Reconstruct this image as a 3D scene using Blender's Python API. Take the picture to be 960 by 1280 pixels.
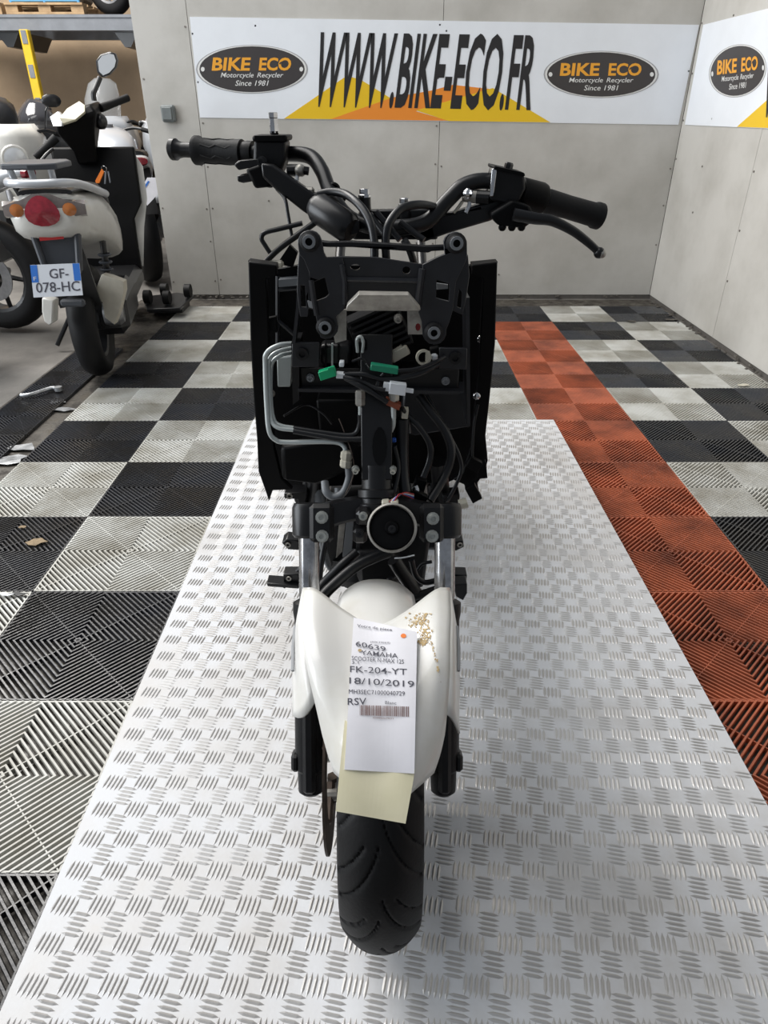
import bpy, math, random
from math import sin, cos, pi, radians, sqrt, atan2
from mathutils import Vector, Matrix
from mathutils.geometry import tessellate_polygon

random.seed(7)
for o in list(bpy.data.objects):
    bpy.data.objects.remove(o, do_unlink=True)
SC = bpy.context.scene
COL = SC.collection

# ------------------------------------------------------------------ camera
F = 860.0                       # focal length in pixels of the 960x1280 frame
HORIZON = 143.0
PITCH = math.atan((640 - HORIZON) / F)
CAM_H = 1.118
cd = bpy.data.cameras.new('camera')
cam = bpy.data.objects.new('camera', cd)
COL.objects.link(cam)
cam.location = (0, 0, CAM_H)
cam.rotation_euler = (pi / 2 - PITCH, 0, 0)
cd.sensor_fit = 'VERTICAL'
cd.sensor_height = 36
cd.lens = F * 36 / 1280
cd.clip_start = 0.02
SC.camera = cam

# ------------------------------------------------------------------ light
w = bpy.data.worlds.new('world')
SC.world = w
w.use_nodes = True
w.node_tree.nodes['Background'].inputs[0].default_value = (0.80, 0.88, 1.0, 1)
w.node_tree.nodes['Background'].inputs[1].default_value = 0.27

def area(name, loc, target, sx, sy, power, col):
    l = bpy.data.lights.new(name, 'AREA')
    l.shape = 'RECTANGLE'
    l.size, l.size_y, l.energy, l.color = sx, sy, power, col
    o = bpy.data.objects.new(name, l)
    COL.objects.link(o)
    o.location = loc
    o.rotation_euler = (Vector(target) - Vector(loc)).to_track_quat('-Z', 'Y').to_euler()
    return o
area('skylight_over_bay', (-2.2, 1.6, 5.0), (0.1, 1.9, 0), 3.5, 4.5, 190, (1.0, 0.985, 0.96))
area('open_loading_door', (-5.6, 0.9, 1.9), (0.5, 1.9, 0.3), 4.2, 3.0, 300, (0.90, 0.95, 1.0))
area('skylight_over_parked_bikes', (-4.5, 5.5, 5.6), (-3.2, 5.6, 0), 3.5, 4.5, 820, (1.0, 0.97, 0.93))
SC.view_settings.view_transform = 'Standard'
SC.view_settings.look = 'None'
SC.view_settings.gamma = 1
SC.view_settings.use_curve_mapping = False
SC.view_settings.exposure = -0.22

# ------------------------------------------------------------------ pixel <-> place
def ray(px, py):
    dv = py - 640
    return Vector((px - 480, F * cos(PITCH) - dv * sin(PITCH), -F * sin(PITCH) - dv * cos(PITCH)))
def atY(px, py, Y):
    r = ray(px, py); return Vector((0, 0, CAM_H)) + r * (Y / r.y)
def atX(px, py, X):
    r = ray(px, py); return Vector((0, 0, CAM_H)) + r * (X / r.x)
def atZ(px, py, z):
    r = ray(px, py); return Vector((0, 0, CAM_H)) + r * ((z - CAM_H) / r.z)

# ------------------------------------------------------------------ materials
MATS = {}
def mat(name, col, rough=0.5, metal=0.0, var=0.0, scale=20.0, col2=None, bump=0.0, bscale=None,
        coat=0.0, alpha=None, trans=0.0, emit=None, spec=0.5, lo=0.35, hi=0.65, rvar=0.0, place=False):
    """Procedural Principled material; noise mixes col with col2 (or a darker col)."""
    m = bpy.data.materials.new(name)
    m.use_nodes = True
    nt = m.node_tree
    b = nt.nodes['Principled BSDF']
    b.inputs['Roughness'].default_value = rough
    b.inputs['Metallic'].default_value = metal
    b.inputs['Specular IOR Level'].default_value = spec
    b.inputs['Base Color'].default_value = (*col, 1)
    if coat: b.inputs['Coat Weight'].default_value = coat
    if trans: b.inputs['Transmission Weight'].default_value = trans
    if alpha is not None: b.inputs['Alpha'].default_value = alpha
    tc = nt.nodes.new('ShaderNodeTexCoord')
    VEC = tc.outputs['Object']
    if place:
        VEC = nt.nodes.new('ShaderNodeNewGeometry').outputs['Position']
    if var or col2 is not None or rvar:
        n = nt.nodes.new('ShaderNodeTexNoise')
        n.inputs['Scale'].default_value = scale
        n.inputs['Detail'].default_value = 6
        n.inputs['Roughness'].default_value = 0.62
        nt.links.new(VEC, n.inputs['Vector'])
        r = nt.nodes.new('ShaderNodeValToRGB')
        c2 = col2 if col2 is not None else tuple(max(0, c * (1 - var)) for c in col)
        r.color_ramp.elements[0].position = lo
        r.color_ramp.elements[1].position = hi
        r.color_ramp.elements[0].color = (*c2, 1)
        r.color_ramp.elements[1].color = (*col, 1)
        nt.links.new(n.outputs['Fac'], r.inputs['Fac'])
        nt.links.new(r.outputs['Color'], b.inputs['Base Color'])
        if rvar:
            mr = nt.nodes.new('ShaderNodeMapRange')
            mr.inputs['From Min'].default_value = lo
            mr.inputs['From Max'].default_value = hi
            mr.inputs['To Min'].default_value = max(0.02, rough - rvar)
            mr.inputs['To Max'].default_value = min(1, rough + rvar)
            nt.links.new(n.outputs['Fac'], mr.inputs['Value'])
            nt.links.new(mr.outputs['Result'], b.inputs['Roughness'])
    if bump:
        n2 = nt.nodes.new('ShaderNodeTexNoise')
        n2.inputs['Scale'].default_value = bscale or scale * 4
        n2.inputs['Detail'].default_value = 4
        nt.links.new(VEC, n2.inputs['Vector'])
        bp = nt.nodes.new('ShaderNodeBump')
        bp.inputs['Strength'].default_value = bump
        bp.inputs['Distance'].default_value = 0.004
        nt.links.new(n2.outputs['Fac'], bp.inputs['Height'])
        nt.links.new(bp.outputs['Normal'], b.inputs['Normal'])
    if emit:
        b.inputs['Emission Color'].default_value = (*emit[0], 1)
        b.inputs['Emission Strength'].default_value = emit[1]
    MATS[name] = m
    return m

mat('concrete', (0.20, 0.188, 0.172), 0.75, var=0.45, scale=2.5, bump=0.3, bscale=60)
mat('tile_dark', (0.017, 0.020, 0.028), 0.30, col2=(0.040, 0.038, 0.036), scale=4, bump=0.15, bscale=90, rvar=0.12, place=True)
mat('tile_white', (0.56, 0.56, 0.53), 0.45, col2=(0.30, 0.28, 0.23), scale=4.5, bump=0.15, bscale=90, lo=0.3, hi=0.6, place=True)
mat('tile_orange', (0.43, 0.112, 0.050), 0.48, col2=(0.15, 0.038, 0.019), scale=5, bump=0.15, bscale=90, lo=0.32, hi=0.6, place=True)
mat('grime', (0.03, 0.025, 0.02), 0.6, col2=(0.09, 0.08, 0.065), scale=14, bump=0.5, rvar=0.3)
mat('wall_sheet', (0.53, 0.515, 0.48), 0.5, col2=(0.41, 0.395, 0.36), scale=2.2, bump=0.12, bscale=5, lo=0.3, hi=0.6)
mat('wall_dark_edge', (0.12, 0.11, 0.10), 0.7, var=0.3)
mat('screw_zinc', (0.22, 0.2, 0.18), 0.5, 0.6)
mat('tan_wall', (0.46, 0.34, 0.225), 0.85, var=0.22, scale=1.5, bump=0.2, bscale=30)
mat('aluminium', (0.61, 0.62, 0.64), 0.55, 0.12, spec=0.35, col2=(0.47, 0.455, 0.44), scale=4.5, bump=0.05, bscale=160, lo=0.28, hi=0.56, rvar=0.1)
mat('aluminium_bar', (0.52, 0.515, 0.51), 0.38, 0.35, col2=(0.36, 0.345, 0.33), scale=3.5, place=True)
mat('lift_side', (0.11, 0.115, 0.125), 0.5, 0.4, var=0.3)
mat('banner_white', (0.80, 0.83, 0.87), 0.4, var=0.06, scale=3)
mat('print_black', (0.018, 0.017, 0.018), 0.45)
mat('print_yellow', (0.78, 0.50, 0.015), 0.42)
mat('print_orange', (0.80, 0.26, 0.03), 0.42)
mat('logo_grey', (0.045, 0.04, 0.04), 0.42)
mat('logo_ring', (0.35, 0.35, 0.36), 0.42)
mat('logo_amber', (0.80, 0.36, 0.03), 0.42)
mat('logo_white', (0.72, 0.72, 0.70), 0.42)
mat('switch_grey', (0.17, 0.19, 0.19), 0.5, var=0.2)

# ------------------------------------------------------------------ mesh collector
class MB:
    def __init__(s): s.v, s.f = [], []
    def add(s, vs, fs):
        n = len(s.v); s.v += [Vector(p) for p in vs]; s.f += [tuple(i + n for i in f) for f in fs]; return s
    def box(s, c, size, rot=None):
        c = Vector(c); hx, hy, hz = (k / 2 for k in size)
        vs = [Vector((x, y, z)) for x in (-hx, hx) for y in (-hy, hy) for z in (-hz, hz)]
        if rot is not None: vs = [rot @ p for p in vs]
        return s.add([c + p for p in vs], [(0, 1, 3, 2), (4, 6, 7, 5), (0, 4, 5, 1), (2, 3, 7, 6), (0, 2, 6, 4), (1, 5, 7, 3)])
    def rbox(s, c, size, b, rot=None):
        """box with chamfered edges"""
        c = Vector(c); h = [k / 2 for k in size]; b = min(b, min(h) * 0.95)
        idx = {}; vs = []
        for sx in (-1, 1):
            for sy in (-1, 1):
                for sz in (-1, 1):
                    for ax in range(3):
                        p = [sx * (h[0] - b), sy * (h[1] - b), sz * (h[2] - b)]
                        sg = (sx, sy, sz); p[ax] = sg[ax] * h[ax]
                        idx[(sx, sy, sz, ax)] = len(vs); vs.append(Vector(p))
        fs = []
        sgn = (-1, 1)
        def q(*k): fs.append(tuple(idx[i] for i in k))
        for a in sgn:
            q((a, -1, -1, 0), (a, 1, -1, 0), (a, 1, 1, 0), (a, -1, 1, 0))
            q((-1, a, -1, 1), (1, a, -1, 1), (1, a, 1, 1), (-1, a, 1, 1))
            q((-1, -1, a, 2), (1, -1, a, 2), (1, 1, a, 2), (-1, 1, a, 2))
            for d in sgn:
                q((a, d, -1, 0), (a, d, 1, 0), (a, d, 1, 1), (a, d, -1, 1))
                q((a, -1, d, 0), (a, 1, d, 0), (a, 1, d, 2), (a, -1, d, 2))
                q((-1, a, d, 1), (1, a, d, 1), (1, a, d, 2), (-1, a, d, 2))
                for e in sgn: q((a, d, e, 0), (a, d, e, 1), (a, d, e, 2))
        if rot is not None: vs = [rot @ p for p in vs]
        return s.add([c + p for p in vs], fs)
    def rings(s, rings, close=True, cap0=True, cap1=True):
        n = len(rings[0]); vs = [p for r in rings for p in r]; fs = []
        for i in range(len(rings) - 1):
            for j in range(n if close else n - 1):
                k = (j + 1) % n
                fs.append((i * n + j, i * n + k, (i + 1) * n + k, (i + 1) * n + j))
        if close and cap0: fs.append(tuple(range(n - 1, -1, -1)))
        if close and cap1: fs.append(tuple(range((len(rings) - 1) * n, len(rings) * n)))
        return s.add(vs, fs)
    def cyl(s, p0, p1, r0, r1=None, n=14, cap=True):
        return s.tube([p0, p1], [r0, r0 if r1 is None else r1], n, cap)
    def tube(s, pts, r, n=8, cap=True):
        pts = [Vector(p) for p in pts]
        rs = r if isinstance(r, (list, tuple)) else [r] * len(pts)
        t0 = (pts[1] - pts[0]).normalized()
        up = Vector((0, 0, 1)) if abs(t0.z) < 0.9 else Vector((1, 0, 0))
        u = t0.cross(up).normalized()
        rg = []
        for i, p in enumerate(pts):
            if i == 0: t = pts[1] - pts[0]
            elif i == len(pts) - 1: t = pts[-1] - pts[-2]
            else: t = (pts[i + 1] - p).normalized() + (p - pts[i - 1]).normalized()
            if t.length < 1e-9: t = t0.copy()
            t.normalize()
            u = (u - t * u.dot(t))
            if u.length < 1e-6: u = t.orthogonal()
            u.normalize(); w_ = t.cross(u)
            rg.append([p + (u * cos(2 * pi * k / n) + w_ * sin(2 * pi * k / n)) * rs[i] for k in range(n)])
        return s.rings(rg, True, cap, cap)
    def curve(s, pts, r, n=8, sub=6, cap=True):
        return s.tube(smooth_path(pts, sub), r, n, cap)
    def lathe(s, prof, origin, axis, n=24, close=False):
        """prof: (along, radius) pairs"""
        a = Vector(axis).normalized(); o = Vector(origin)
        u = a.orthogonal().normalized(); w_ = a.cross(u)
        rg = [[o + a * t + (u * cos(2 * pi * k / n) + w_ * sin(2 * pi * k / n)) * max(r, 1e-5) for k in range(n)] for t, r in prof]
        return s.rings(rg, True, not close, not close)
    def ball(s, c, r, n=12, m=8):
        r = (r, r, r) if not isinstance(r, (tuple, list)) else r
        c = Vector(c)
        rg = [[c + Vector((r[0] * sin(pi * i / m) * cos(2 * pi * k / n), r[1] * sin(pi * i / m) * sin(2 * pi * k / n), r[2] * cos(pi * i / m)))
               for k in range(n)] for i in range(1, m)]
        return s.rings(rg)
    def prism(s, outline, ext, holes=()):
        """extruded flat polygon (3D points) with holes"""
        ext = Vector(ext)
        loops = [[Vector(p) for p in outline]] + [[Vector(p) for p in h] for h in holes]
        pts = [p for l in loops for p in l]
        tris = tessellate_polygon(loops)
        n = len(pts); vs = pts + [p + ext for p in pts]; fs = []
        for t in tris:
            fs.append(tuple(t)); fs.append(tuple(i + n for i in reversed(t)))
        k = 0
        for l in loops:
            for i in range(len(l)):
                j = (i + 1) % len(l)
                fs.append((k + i, k + j, k + j + n, k + i + n))
            k += len(l)
        return s.add(vs, fs)
    def grid(s, rows):
        return s.rings(rows, False)
    def build(s, name, m, parent=None, smooth=30, world=True, bevel=0, solid=0, subsurf=0, loc=None):
        me = bpy.data.meshes.new(name)
        off = Vector((0, 0, 0))
        if parent is not None and world:
            off = Vector(parent.get('_base', (0, 0, 0)))
        me.from_pydata([tuple(p - off) for p in s.v], [], s.f)
        import bmesh
        bm = bmesh.new(); bm.from_mesh(me)
        bmesh.ops.recalc_face_normals(bm, faces=bm.faces)
        bm.to_mesh(me); bm.free()
        me.materials.append(MATS[m])
        if smooth:
            me.shade_smooth()
            me.set_sharp_from_angle(angle=radians(smooth))
        o = bpy.data.objects.new(name, me)
        COL.objects.link(o)
        if parent is not None:
            o.parent = parent
            if world: o['_base'] = tuple(off)
        if loc is not None: o.location = loc
        if solid:
            md = o.modifiers.new('solid', 'SOLIDIFY'); md.thickness = solid; md.offset = 0
        if bevel:
            md = o.modifiers.new('bevel', 'BEVEL'); md.width = bevel; md.segments = 2; md.limit_method = 'ANGLE'; md.angle_limit = radians(40)
        if subsurf:
            md = o.modifiers.new('sub', 'SUBSURF'); md.levels = subsurf; md.render_levels = subsurf
        return o

def smooth_path(pts, sub=6):
    pts = [Vector(p) for p in pts]
    if len(pts) < 3: return pts
    out = []
    P = [pts[0] * 2 - pts[1]] + pts + [pts[-1] * 2 - pts[-2]]
    for i in range(1, len(P) - 2):
        a, b, c, d = P[i - 1], P[i], P[i + 1], P[i + 2]
        for k in range(sub):
            t = k / sub
            out.append(0.5 * ((2 * b) + (c - a) * t + (2 * a - 5 * b + 4 * c - d) * t * t + (3 * b - a - 3 * c + d) * t ** 3))
    out.append(pts[-1])
    return out

def tag(o, label=None, cat=None, group=None, kind=None):
    if label: o['label'] = label
    if cat: o['category'] = cat
    if group: o['group'] = group
    if kind: o['kind'] = kind
    return o
def thing(name, loc, label, cat, group=None, rz=0.0):
    o = bpy.data.objects.new(name, None)
    o.empty_display_size = 0.1
    COL.objects.link(o)
    o.location = loc; o.rotation_euler = (0, 0, rz)
    o['_base'] = tuple(loc)
    return tag(o, label, cat, group)

def text_mesh(body, offset=0.0, shear=0.0, spacing=1.0):
    """flat lettering as (verts2d, faces), normalised to height 1, origin at lower left; also width"""
    c = bpy.data.curves.new('lettering', 'FONT')
    c.body = body; c.size = 1; c.offset = offset; c.shear = shear; c.space_character = spacing
    c.resolution_u = 3
    o = bpy.data.objects.new('lettering', c)
    COL.objects.link(o)
    dg = bpy.context.evaluated_depsgraph_get()
    me = bpy.data.meshes.new_from_object(o.evaluated_get(dg))
    vs = [(v.co.x, v.co.y) for v in me.vertices]
    fs = [tuple(p.vertices) for p in me.polygons]
    bpy.data.objects.remove(o, do_unlink=True); bpy.data.curves.remove(c); bpy.data.meshes.remove(me)
    x0 = min(v[0] for v in vs); x1 = max(v[0] for v in vs); y0 = min(v[1] for v in vs); y1 = max(v[1] for v in vs)
    return [((x - x0) / (x1 - x0), (y - y0) / (y1 - y0)) for x, y in vs], fs
def letters(body, name, m, parent, fmap, **kw):
    """lettering laid on a surface: fmap(u, v) -> point, u and v in 0..1 over the text box"""
    vs, fs = text_mesh(body, **kw)
    b = MB(); b.add([fmap(u, v) for u, v in vs], fs)
    return b.build(name, m, parent, smooth=0)
# ================================================================== the room
WALL_Y, WALL_X = 5.0, 1.885
b = MB().box((-1.5, 3.5, -0.045), (22, 17, 0.05))
floor = tag(b.build('floor', 'concrete', smooth=0), 'bare grey concrete warehouse floor under the plastic tiles', 'floor', kind='structure')

# grimy subfloor sheet under the open tile grid
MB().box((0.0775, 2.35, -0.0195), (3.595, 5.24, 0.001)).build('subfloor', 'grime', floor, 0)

# ---- interlocking plastic tiles, concentric diamond ribs, one mesh per colour
TS = 0.4
def tile_mesh(name, m, w=TS, d=TS):
    b = MB()
    hx, hy = w / 2 - 0.0012, d / 2 - 0.0012
    pass
    pitch, rw, rb_, top, bot = 0.0167, 0.0028, 0.0049, 0.0, -0.009
    for qx in (-1, 1):
        for qy in (-1, 1):
            k = 0
            while True:
                c = pitch * (k + 0.5); k += 1
                if c > hx + hy: break
                ends = []
                for cc in (c - rw, c + rw, c - rb_, c + rb_):
                    cc = max(0.001, min(cc, hx + hy - 0.0005))
                    xa = min(cc, hx); ya = cc - xa
                    yb = min(cc, hy); xb = cc - yb
                    ends.append(((xa * qx, ya * qy), (xb * qx, yb * qy)))
                (a0, b0), (a1, b1), (a2, b2), (a3, b3) = ends
                vs = [(*a0, top), (*b0, top), (*b1, top), (*a1, top), (*a2, bot), (*b2, bot), (*b3, bot), (*a3, bot)]
                b.add(vs, [(0, 1, 2, 3), (0, 4, 5, 1), (3, 2, 6, 7), (0, 3, 7, 4), (1, 5, 6, 2)])
    for a in (1, -1):                                     # thin diagonal stiffeners
        L = sqrt(hx * hx + hy * hy)
        b.box((0, 0, -0.0085), (2 * L * 0.985, 0.0026, 0.014), Matrix.Rotation(a * atan2(hy, hx), 3, 'Z'))
    for s_ in (-1, 1):                                   # rim of the grid, standing on the floor
        b.box((s_ * (hx - .002), 0, -.0105), (.004, 2 * hy, .0185)); b.box((0, s_ * (hy - .002), -.0105), (2 * hx, .004, .0185))
    o = b.build(name, m, smooth=0)
    me = o.data; bpy.data.objects.remove(o); return me
tm = {k: tile_mesh('tile', 'tile_' + k) for k in ('dark', 'white', 'orange')}
TX, TY = 0.648, 2.707
def put_tile(me, x, y, z=0.0):
    o = bpy.data.objects.new('tile', me); COL.objects.link(o); o.parent = floor
    o.location = (x, y, z); return o
LIFT = (-0.518, 0.672, 0.30, 2.545)       # x0 x1 y0 y1 of the lift platform
for i in range(-5, 3):
    for j in range(-7, 6):
        x, y = TX + TS * (i + 0.5), TY + TS * (j + 0.5)
        if y + TS / 2 > WALL_Y: continue
        if -2 <= i <= -1 and y + TS / 2 < 2.4: continue
        k = 'orange' if (i == 0 and j <= 3) else ('white' if (i + j) % 2 else 'dark')
        put_tile(tm[k], x, y, random.uniform(-0.0012, 0.0008))
narrow = tile_mesh('edge_tile', 'tile_dark', 0.24, 0.4)
for j in range(-3, 3):
    o = put_tile(narrow, -1.57, TY + TS * (j + 0.5) - 0.14, -0.004); o.name = 'edge_tile'

# ---- sheet metal walls: panels on a dark core
def wall(name, x0, x1, y0, y1, label):
    b = MB().box(((x0 + x1) / 2, (y0 + y1) / 2, 1.5), (x1 - x0, y1 - y0, 3.04))
    return tag(b.build(name, 'wall_dark_edge', smooth=0), label, 'wall', kind='structure')
wx0 = -1.50
wb = wall('wall_back', wx0 + 0.004, WALL_X + 0.05, WALL_Y + 0.006, WALL_Y + 0.06, 'pale sheet metal back wall of the photo bay carrying the banner')
seams = [wx0, atY(262, 260, WALL_Y).x, atY(547, 230, WALL_Y).x, WALL_X]
for a, c in zip(seams[:-1], seams[1:]):
    MB().box(((a + c) / 2, WALL_Y + 0.003, 1.51), (c - a - 0.003, 0.006, 3.0)).build('panel', 'wall_sheet', wb, smooth=0, bevel=0.001)
wr = wall('wall_right', WALL_X + 0.006, WALL_X + 0.06, 0.2, WALL_Y + 0.06, 'pale sheet metal side wall at the right of the bay')
ys = [WALL_Y - 0.001, atX(915, 320, WALL_X).y, 2.75, 1.6, 0.2]
for a, c in zip(ys[:-1], ys[1:]):
    MB().box((WALL_X + 0.003, (a + c) / 2, 1.51), (0.006, a - c - 0.003, 3.0)).build('panel', 'wall_sheet', wr, smooth=0, bevel=0.001)
b = MB()
for X in [s_ + d for s_ in seams for d in (-0.02, 0.02)] + [seams[1] + 0.4, seams[2] + 0.45]:
    if X < wx0 or X > WALL_X: continue
    for k in range(9):
        z = 0.12 + 0.24 * k + random.uniform(-0.03, 0.03)
        if random.random() < 0.6: b.cyl((X, WALL_Y, z), (X, WALL_Y - 0.004, z), 0.0055, n=6)
tag(b.build('screw_heads', 'screw_zinc', wb), kind='stuff')
b = MB()
for Y in [y_ - d for y_ in ys[:3] for d in (0.02, 0.45)]:
    for k in range(9):
        z = 0.1 + 0.25 * k + random.uniform(-0.03, 0.03)
        if random.random() < 0.6: b.cyl((WALL_X, Y, z), (WALL_X - 0.004, Y, z), 0.0055, n=6)
tag(b.build('screw_heads', 'screw_zinc', wr), kind='stuff')

wt = MB().box((-5.5, 9.6, 2.4), (13, 0.2, 4.85)).build('wall_far', 'tan_wall', smooth=0)
tag(wt, 'tan plastered far wall behind the parked motorcycles', 'wall', kind='structure')

# ---- dirt caught along the foot of the walls and in the joint beside the tiles
def dirt_line(name, p0, p1, wid, n, label):
    b = MB(); p0 = Vector(p0); p1 = Vector(p1); t = (p1 - p0); s_ = Vector((-t.y, t.x, 0)).normalized()
    for k in range(n):
        c = p0 + t * random.random() + s_ * random.uniform(-wid, wid)
        r = random.uniform(0.004, 0.014)
        b.ball((c.x, c.y, r * 0.3), (r * random.uniform(.7, 1.6), r, r * 0.4), 6, 4)
    return tag(b.build(name, 'grime'), label, 'dirt', kind='stuff')
dirt_line('floor_dirt', (-1.42, WALL_Y - 0.03, 0), (1.8, WALL_Y - 0.03, 0), 0.03, 90, 'dark crumbs of dirt along the foot of the back wall')
dirt_line('floor_dirt', (WALL_X - 0.035, WALL_Y - 0.1, 0), (WALL_X - 0.035, 1.2, 0), 0.03, 90, 'dark crumbs of dirt along the foot of the right wall')

# ================================================================== lift platform
x0, x1, y0, y1 = LIFT
P = 0.07
lift = thing('lift_platform', ((x0 + x1) / 2, (y0 + y1) / 2, 0), 'low lift platform topped with silver checker plate under the stripped scooter', 'platform')
MB().box(((x0 + x1) / 2, (y0 + y1) / 2, P - 0.002), (x1 - x0, y1 - y0, 0.004)).build('deck_plate', 'aluminium', lift, smooth=0)
MB().box(((x0 + x1) / 2, (y0 + y1) / 2, P / 2 - 0.002), (x1 - x0 - 0.02, y1 - y0 - 0.02, P - 0.006)).build('base_frame', 'lift_side', lift, smooth=0)
b = MB()
pit = 0.056
def bar(cx, cy, ang, L, W, H):
    ca, sa = cos(ang), sin(ang)
    pts = [(-L, 0, 0), (-L * .45, -W, 0), (L * .45, -W, 0), (L, 0, 0), (L * .45, W, 0), (-L * .45, W, 0), (-L * .5, 0, H), (L * .5, 0, H)]
    b.add([(cx + x * ca - y * sa, cy + x * sa + y * ca, P + z - 0.0002) for x, y, z in pts],
          [(0, 1, 6), (1, 2, 7, 6), (2, 3, 7), (3, 4, 7), (4, 5, 6, 7), (5, 0, 6)])
TW = radians(11)
nx = int((x1 - x0) / pit) + 1; ny = int((y1 - y0) / pit) + 1
for i in range(-1, nx):
    for j in range(-1, ny):
        for h_ in (0, 1):
            cx = x0 + 0.03 + (i + 0.5 * h_) * pit; cy = y0 + 0.03 + (j + 0.5 * h_) * pit
            ang = (pi / 2 if h_ == 0 else 0) - TW
            for k in range(-2, 3):
                d = k * 0.0077
                bx_, by_ = cx - sin(ang) * d, cy + cos(ang) * d
                if x0 + 0.012 < bx_ < x1 - 0.012 and y0 + 0.012 < by_ < y1 - 0.012:
                    L = 0.0180 if abs(k) < 2 else 0.0165
                    bar(bx_, by_, ang, L, 0.0030, 0.0015)
tag(b.build('tread_bars', 'aluminium_bar', lift, smooth=0), kind='stuff')

# ================================================================== banners
def bp(px, py, d=0.0): return atY(px, py, WALL_Y - 0.004 - d)
def sign(name, fn, corners, label, out):
    c = [fn(*p) for p in corners]
    base = (c[2] + c[3]) / 2
    t = thing(name, tuple(base), label, 'banner')
    MB().prism(c, out).build('sheet', 'banner_white', t, smooth=0)
    return t
ban = sign('wall_banner', bp, [(237, 21), (874, 31), (848, 156), (250, 147)], 'long white printed banner with big black web address on the back wall', (0, 0.003, 0))
def flat(fn, pts, d, name, m, parent, lift_=(0, 0.0006, 0)):
    return MB().prism([fn(px, py, d) for px, py in pts], lift_).build(name, m, parent, smooth=0)
flat(bp, [(355, 148.3), (433, 95), (450, 99), (500, 130), (413, 149)], 0.001, 'yellow_shape', 'print_yellow', ban)
flat(bp, [(413, 149), (490, 122), (540, 113), (566, 106), (620, 112), (520, 139), (561, 151)], 0.0014, 'orange_shape', 'print_orange', ban)
flat(bp, [(520, 138), (616, 110), (688, 153), (561, 151.3)], 0.0018, 'yellow_shape', 'print_yellow', ban)
q = [(391.5, 134), (663, 139), (672, 43), (401, 39)]        # text box corners, lower left anticlockwise
def quad(fn, q, d):
    def f(u, v):
        x = (q[0][0] * (1 - u) + q[1][0] * u) * (1 - v) + (q[3][0] * (1 - u) + q[2][0] * u) * v
        y = (q[0][1] * (1 - u) + q[1][1] * u) * (1 - v) + (q[3][1] * (1 - u) + q[2][1] * u) * v
        return fn(x, y, d)
    return f
letters('WWW.BIKE-ECO.FR', 'lettering', 'print_black', ban, quad(bp, q, 0.003), offset=0.022, shear=0.12, spacing=1.0)

def logo(parent, fn, cx, cy, rx, ry, out, skew=0.0):
    def el(k, d, n=40): return [fn(cx + rx * k * cos(2 * pi * i / n), cy + skew * rx * k * cos(2 * pi * i / n) + ry * k * sin(2 * pi * i / n), d) for i in range(n)]
    lg = MB().prism(el(1.0, 0.001), out).build('logo_ring', 'logo_ring', parent, smooth=0)
    MB().prism(el(0.975, 0.0018), out).build('ring_gap', 'logo_white', lg, smooth=0)
    MB().prism(el(0.94, 0.0026), out).build('logo_oval', 'logo_grey', lg, smooth=0)
    def bx(u0, v0, u1, v1):
        def c(u, v): return (cx + u * rx, cy + skew * u * rx + v * ry)
        return [c(u0, v1), c(u1, v1), c(u1, v0), c(u0, v0)]
    for wd_, a_, c_ in (('BIKE', -.72, -.02), ('ECO', .12, .70)):
        letters(wd_, 'logo_lettering', 'logo_amber', lg, quad(fn, bx(a_, -0.48, c_, 0.06), 0.0036), offset=0.03, shear=0.1)
    for wd_, a_, c_, v0_, v1_ in (('Motorcycle', -.56, .03, .14, .40), ('Recycler', .09, .56, .14, .40), ('Since', -.30, -.01, .46, .68), ('1981', .05, .30, .46, .68)):
        letters(wd_, 'logo_lettering', 'logo_white', lg, quad(fn, bx(a_, v0_, c_, v1_), 0.0036), offset=0.005, shear=0.25)
    for s_ in (-1, 1):
        b = MB().prism([fn(cx + s_ * rx * 0.88 + rx * .035 * cos(t), cy + skew * s_ * rx * .88 + ry * 0.1 * sin(t), 0.0036) for t in [2 * pi * i / 8 for i in range(8)]], out)
        b.build('logo_rivet', 'logo_white', lg, smooth=0)
    # the small bike-chain arc in the last letter
    b = MB()
    for rr in (0.10, 0.05):
        o_, i_ = [], []
        for k in range(7):
            t = pi * (0.15 + 0.7 * k / 6)
            u, v = 0.57 + rr * cos(t), -0.12 - 2.2 * rr * sin(t)
            u2, v2 = 0.57 + (rr - .025) * cos(t), -0.12 - 2.2 * (rr - .025) * sin(t)
            o_.append(fn(cx + u * rx, cy + skew * u * rx + v * ry, 0.0044)); i_.append(fn(cx + u2 * rx, cy + skew * u2 * rx + v2 * ry, 0.0044))
        b.grid([o_, i_])
    b.build('logo_arc', 'logo_grey', lg, smooth=0)
logo(ban, bp, 315, 86.5, 70, 30.5, (0, 0.0006, 0))
logo(ban, bp, 751.5, 93, 72, 29.5, (0, 0.0006, 0))

def rp(px, py, d=0.0): return atX(px, py, WALL_X - 0.004 - d)
ban2 = sign('wall_banner', rp, [(879, 31), (1010, -2), (1010, 163), (856, 156)], 'white printed banner carried round onto the right side wall', (0.003, 0, 0))
flat(rp, [(921, 158.5), (960, 124), (1010, 80), (1010, 162)], 0.001, 'yellow_shape', 'print_yellow', ban2, (0.0006, 0, 0))
logo(ban2, rp, 922, 88.5, 36, 33, (0.0006, 0, 0), skew=-0.12)
letters('W', 'lettering', 'print_black', ban2, quad(rp, [(951, 146), (985, 150), (996, 30), (962, 34)], 0.003), offset=0.018, shear=0.12)

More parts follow.
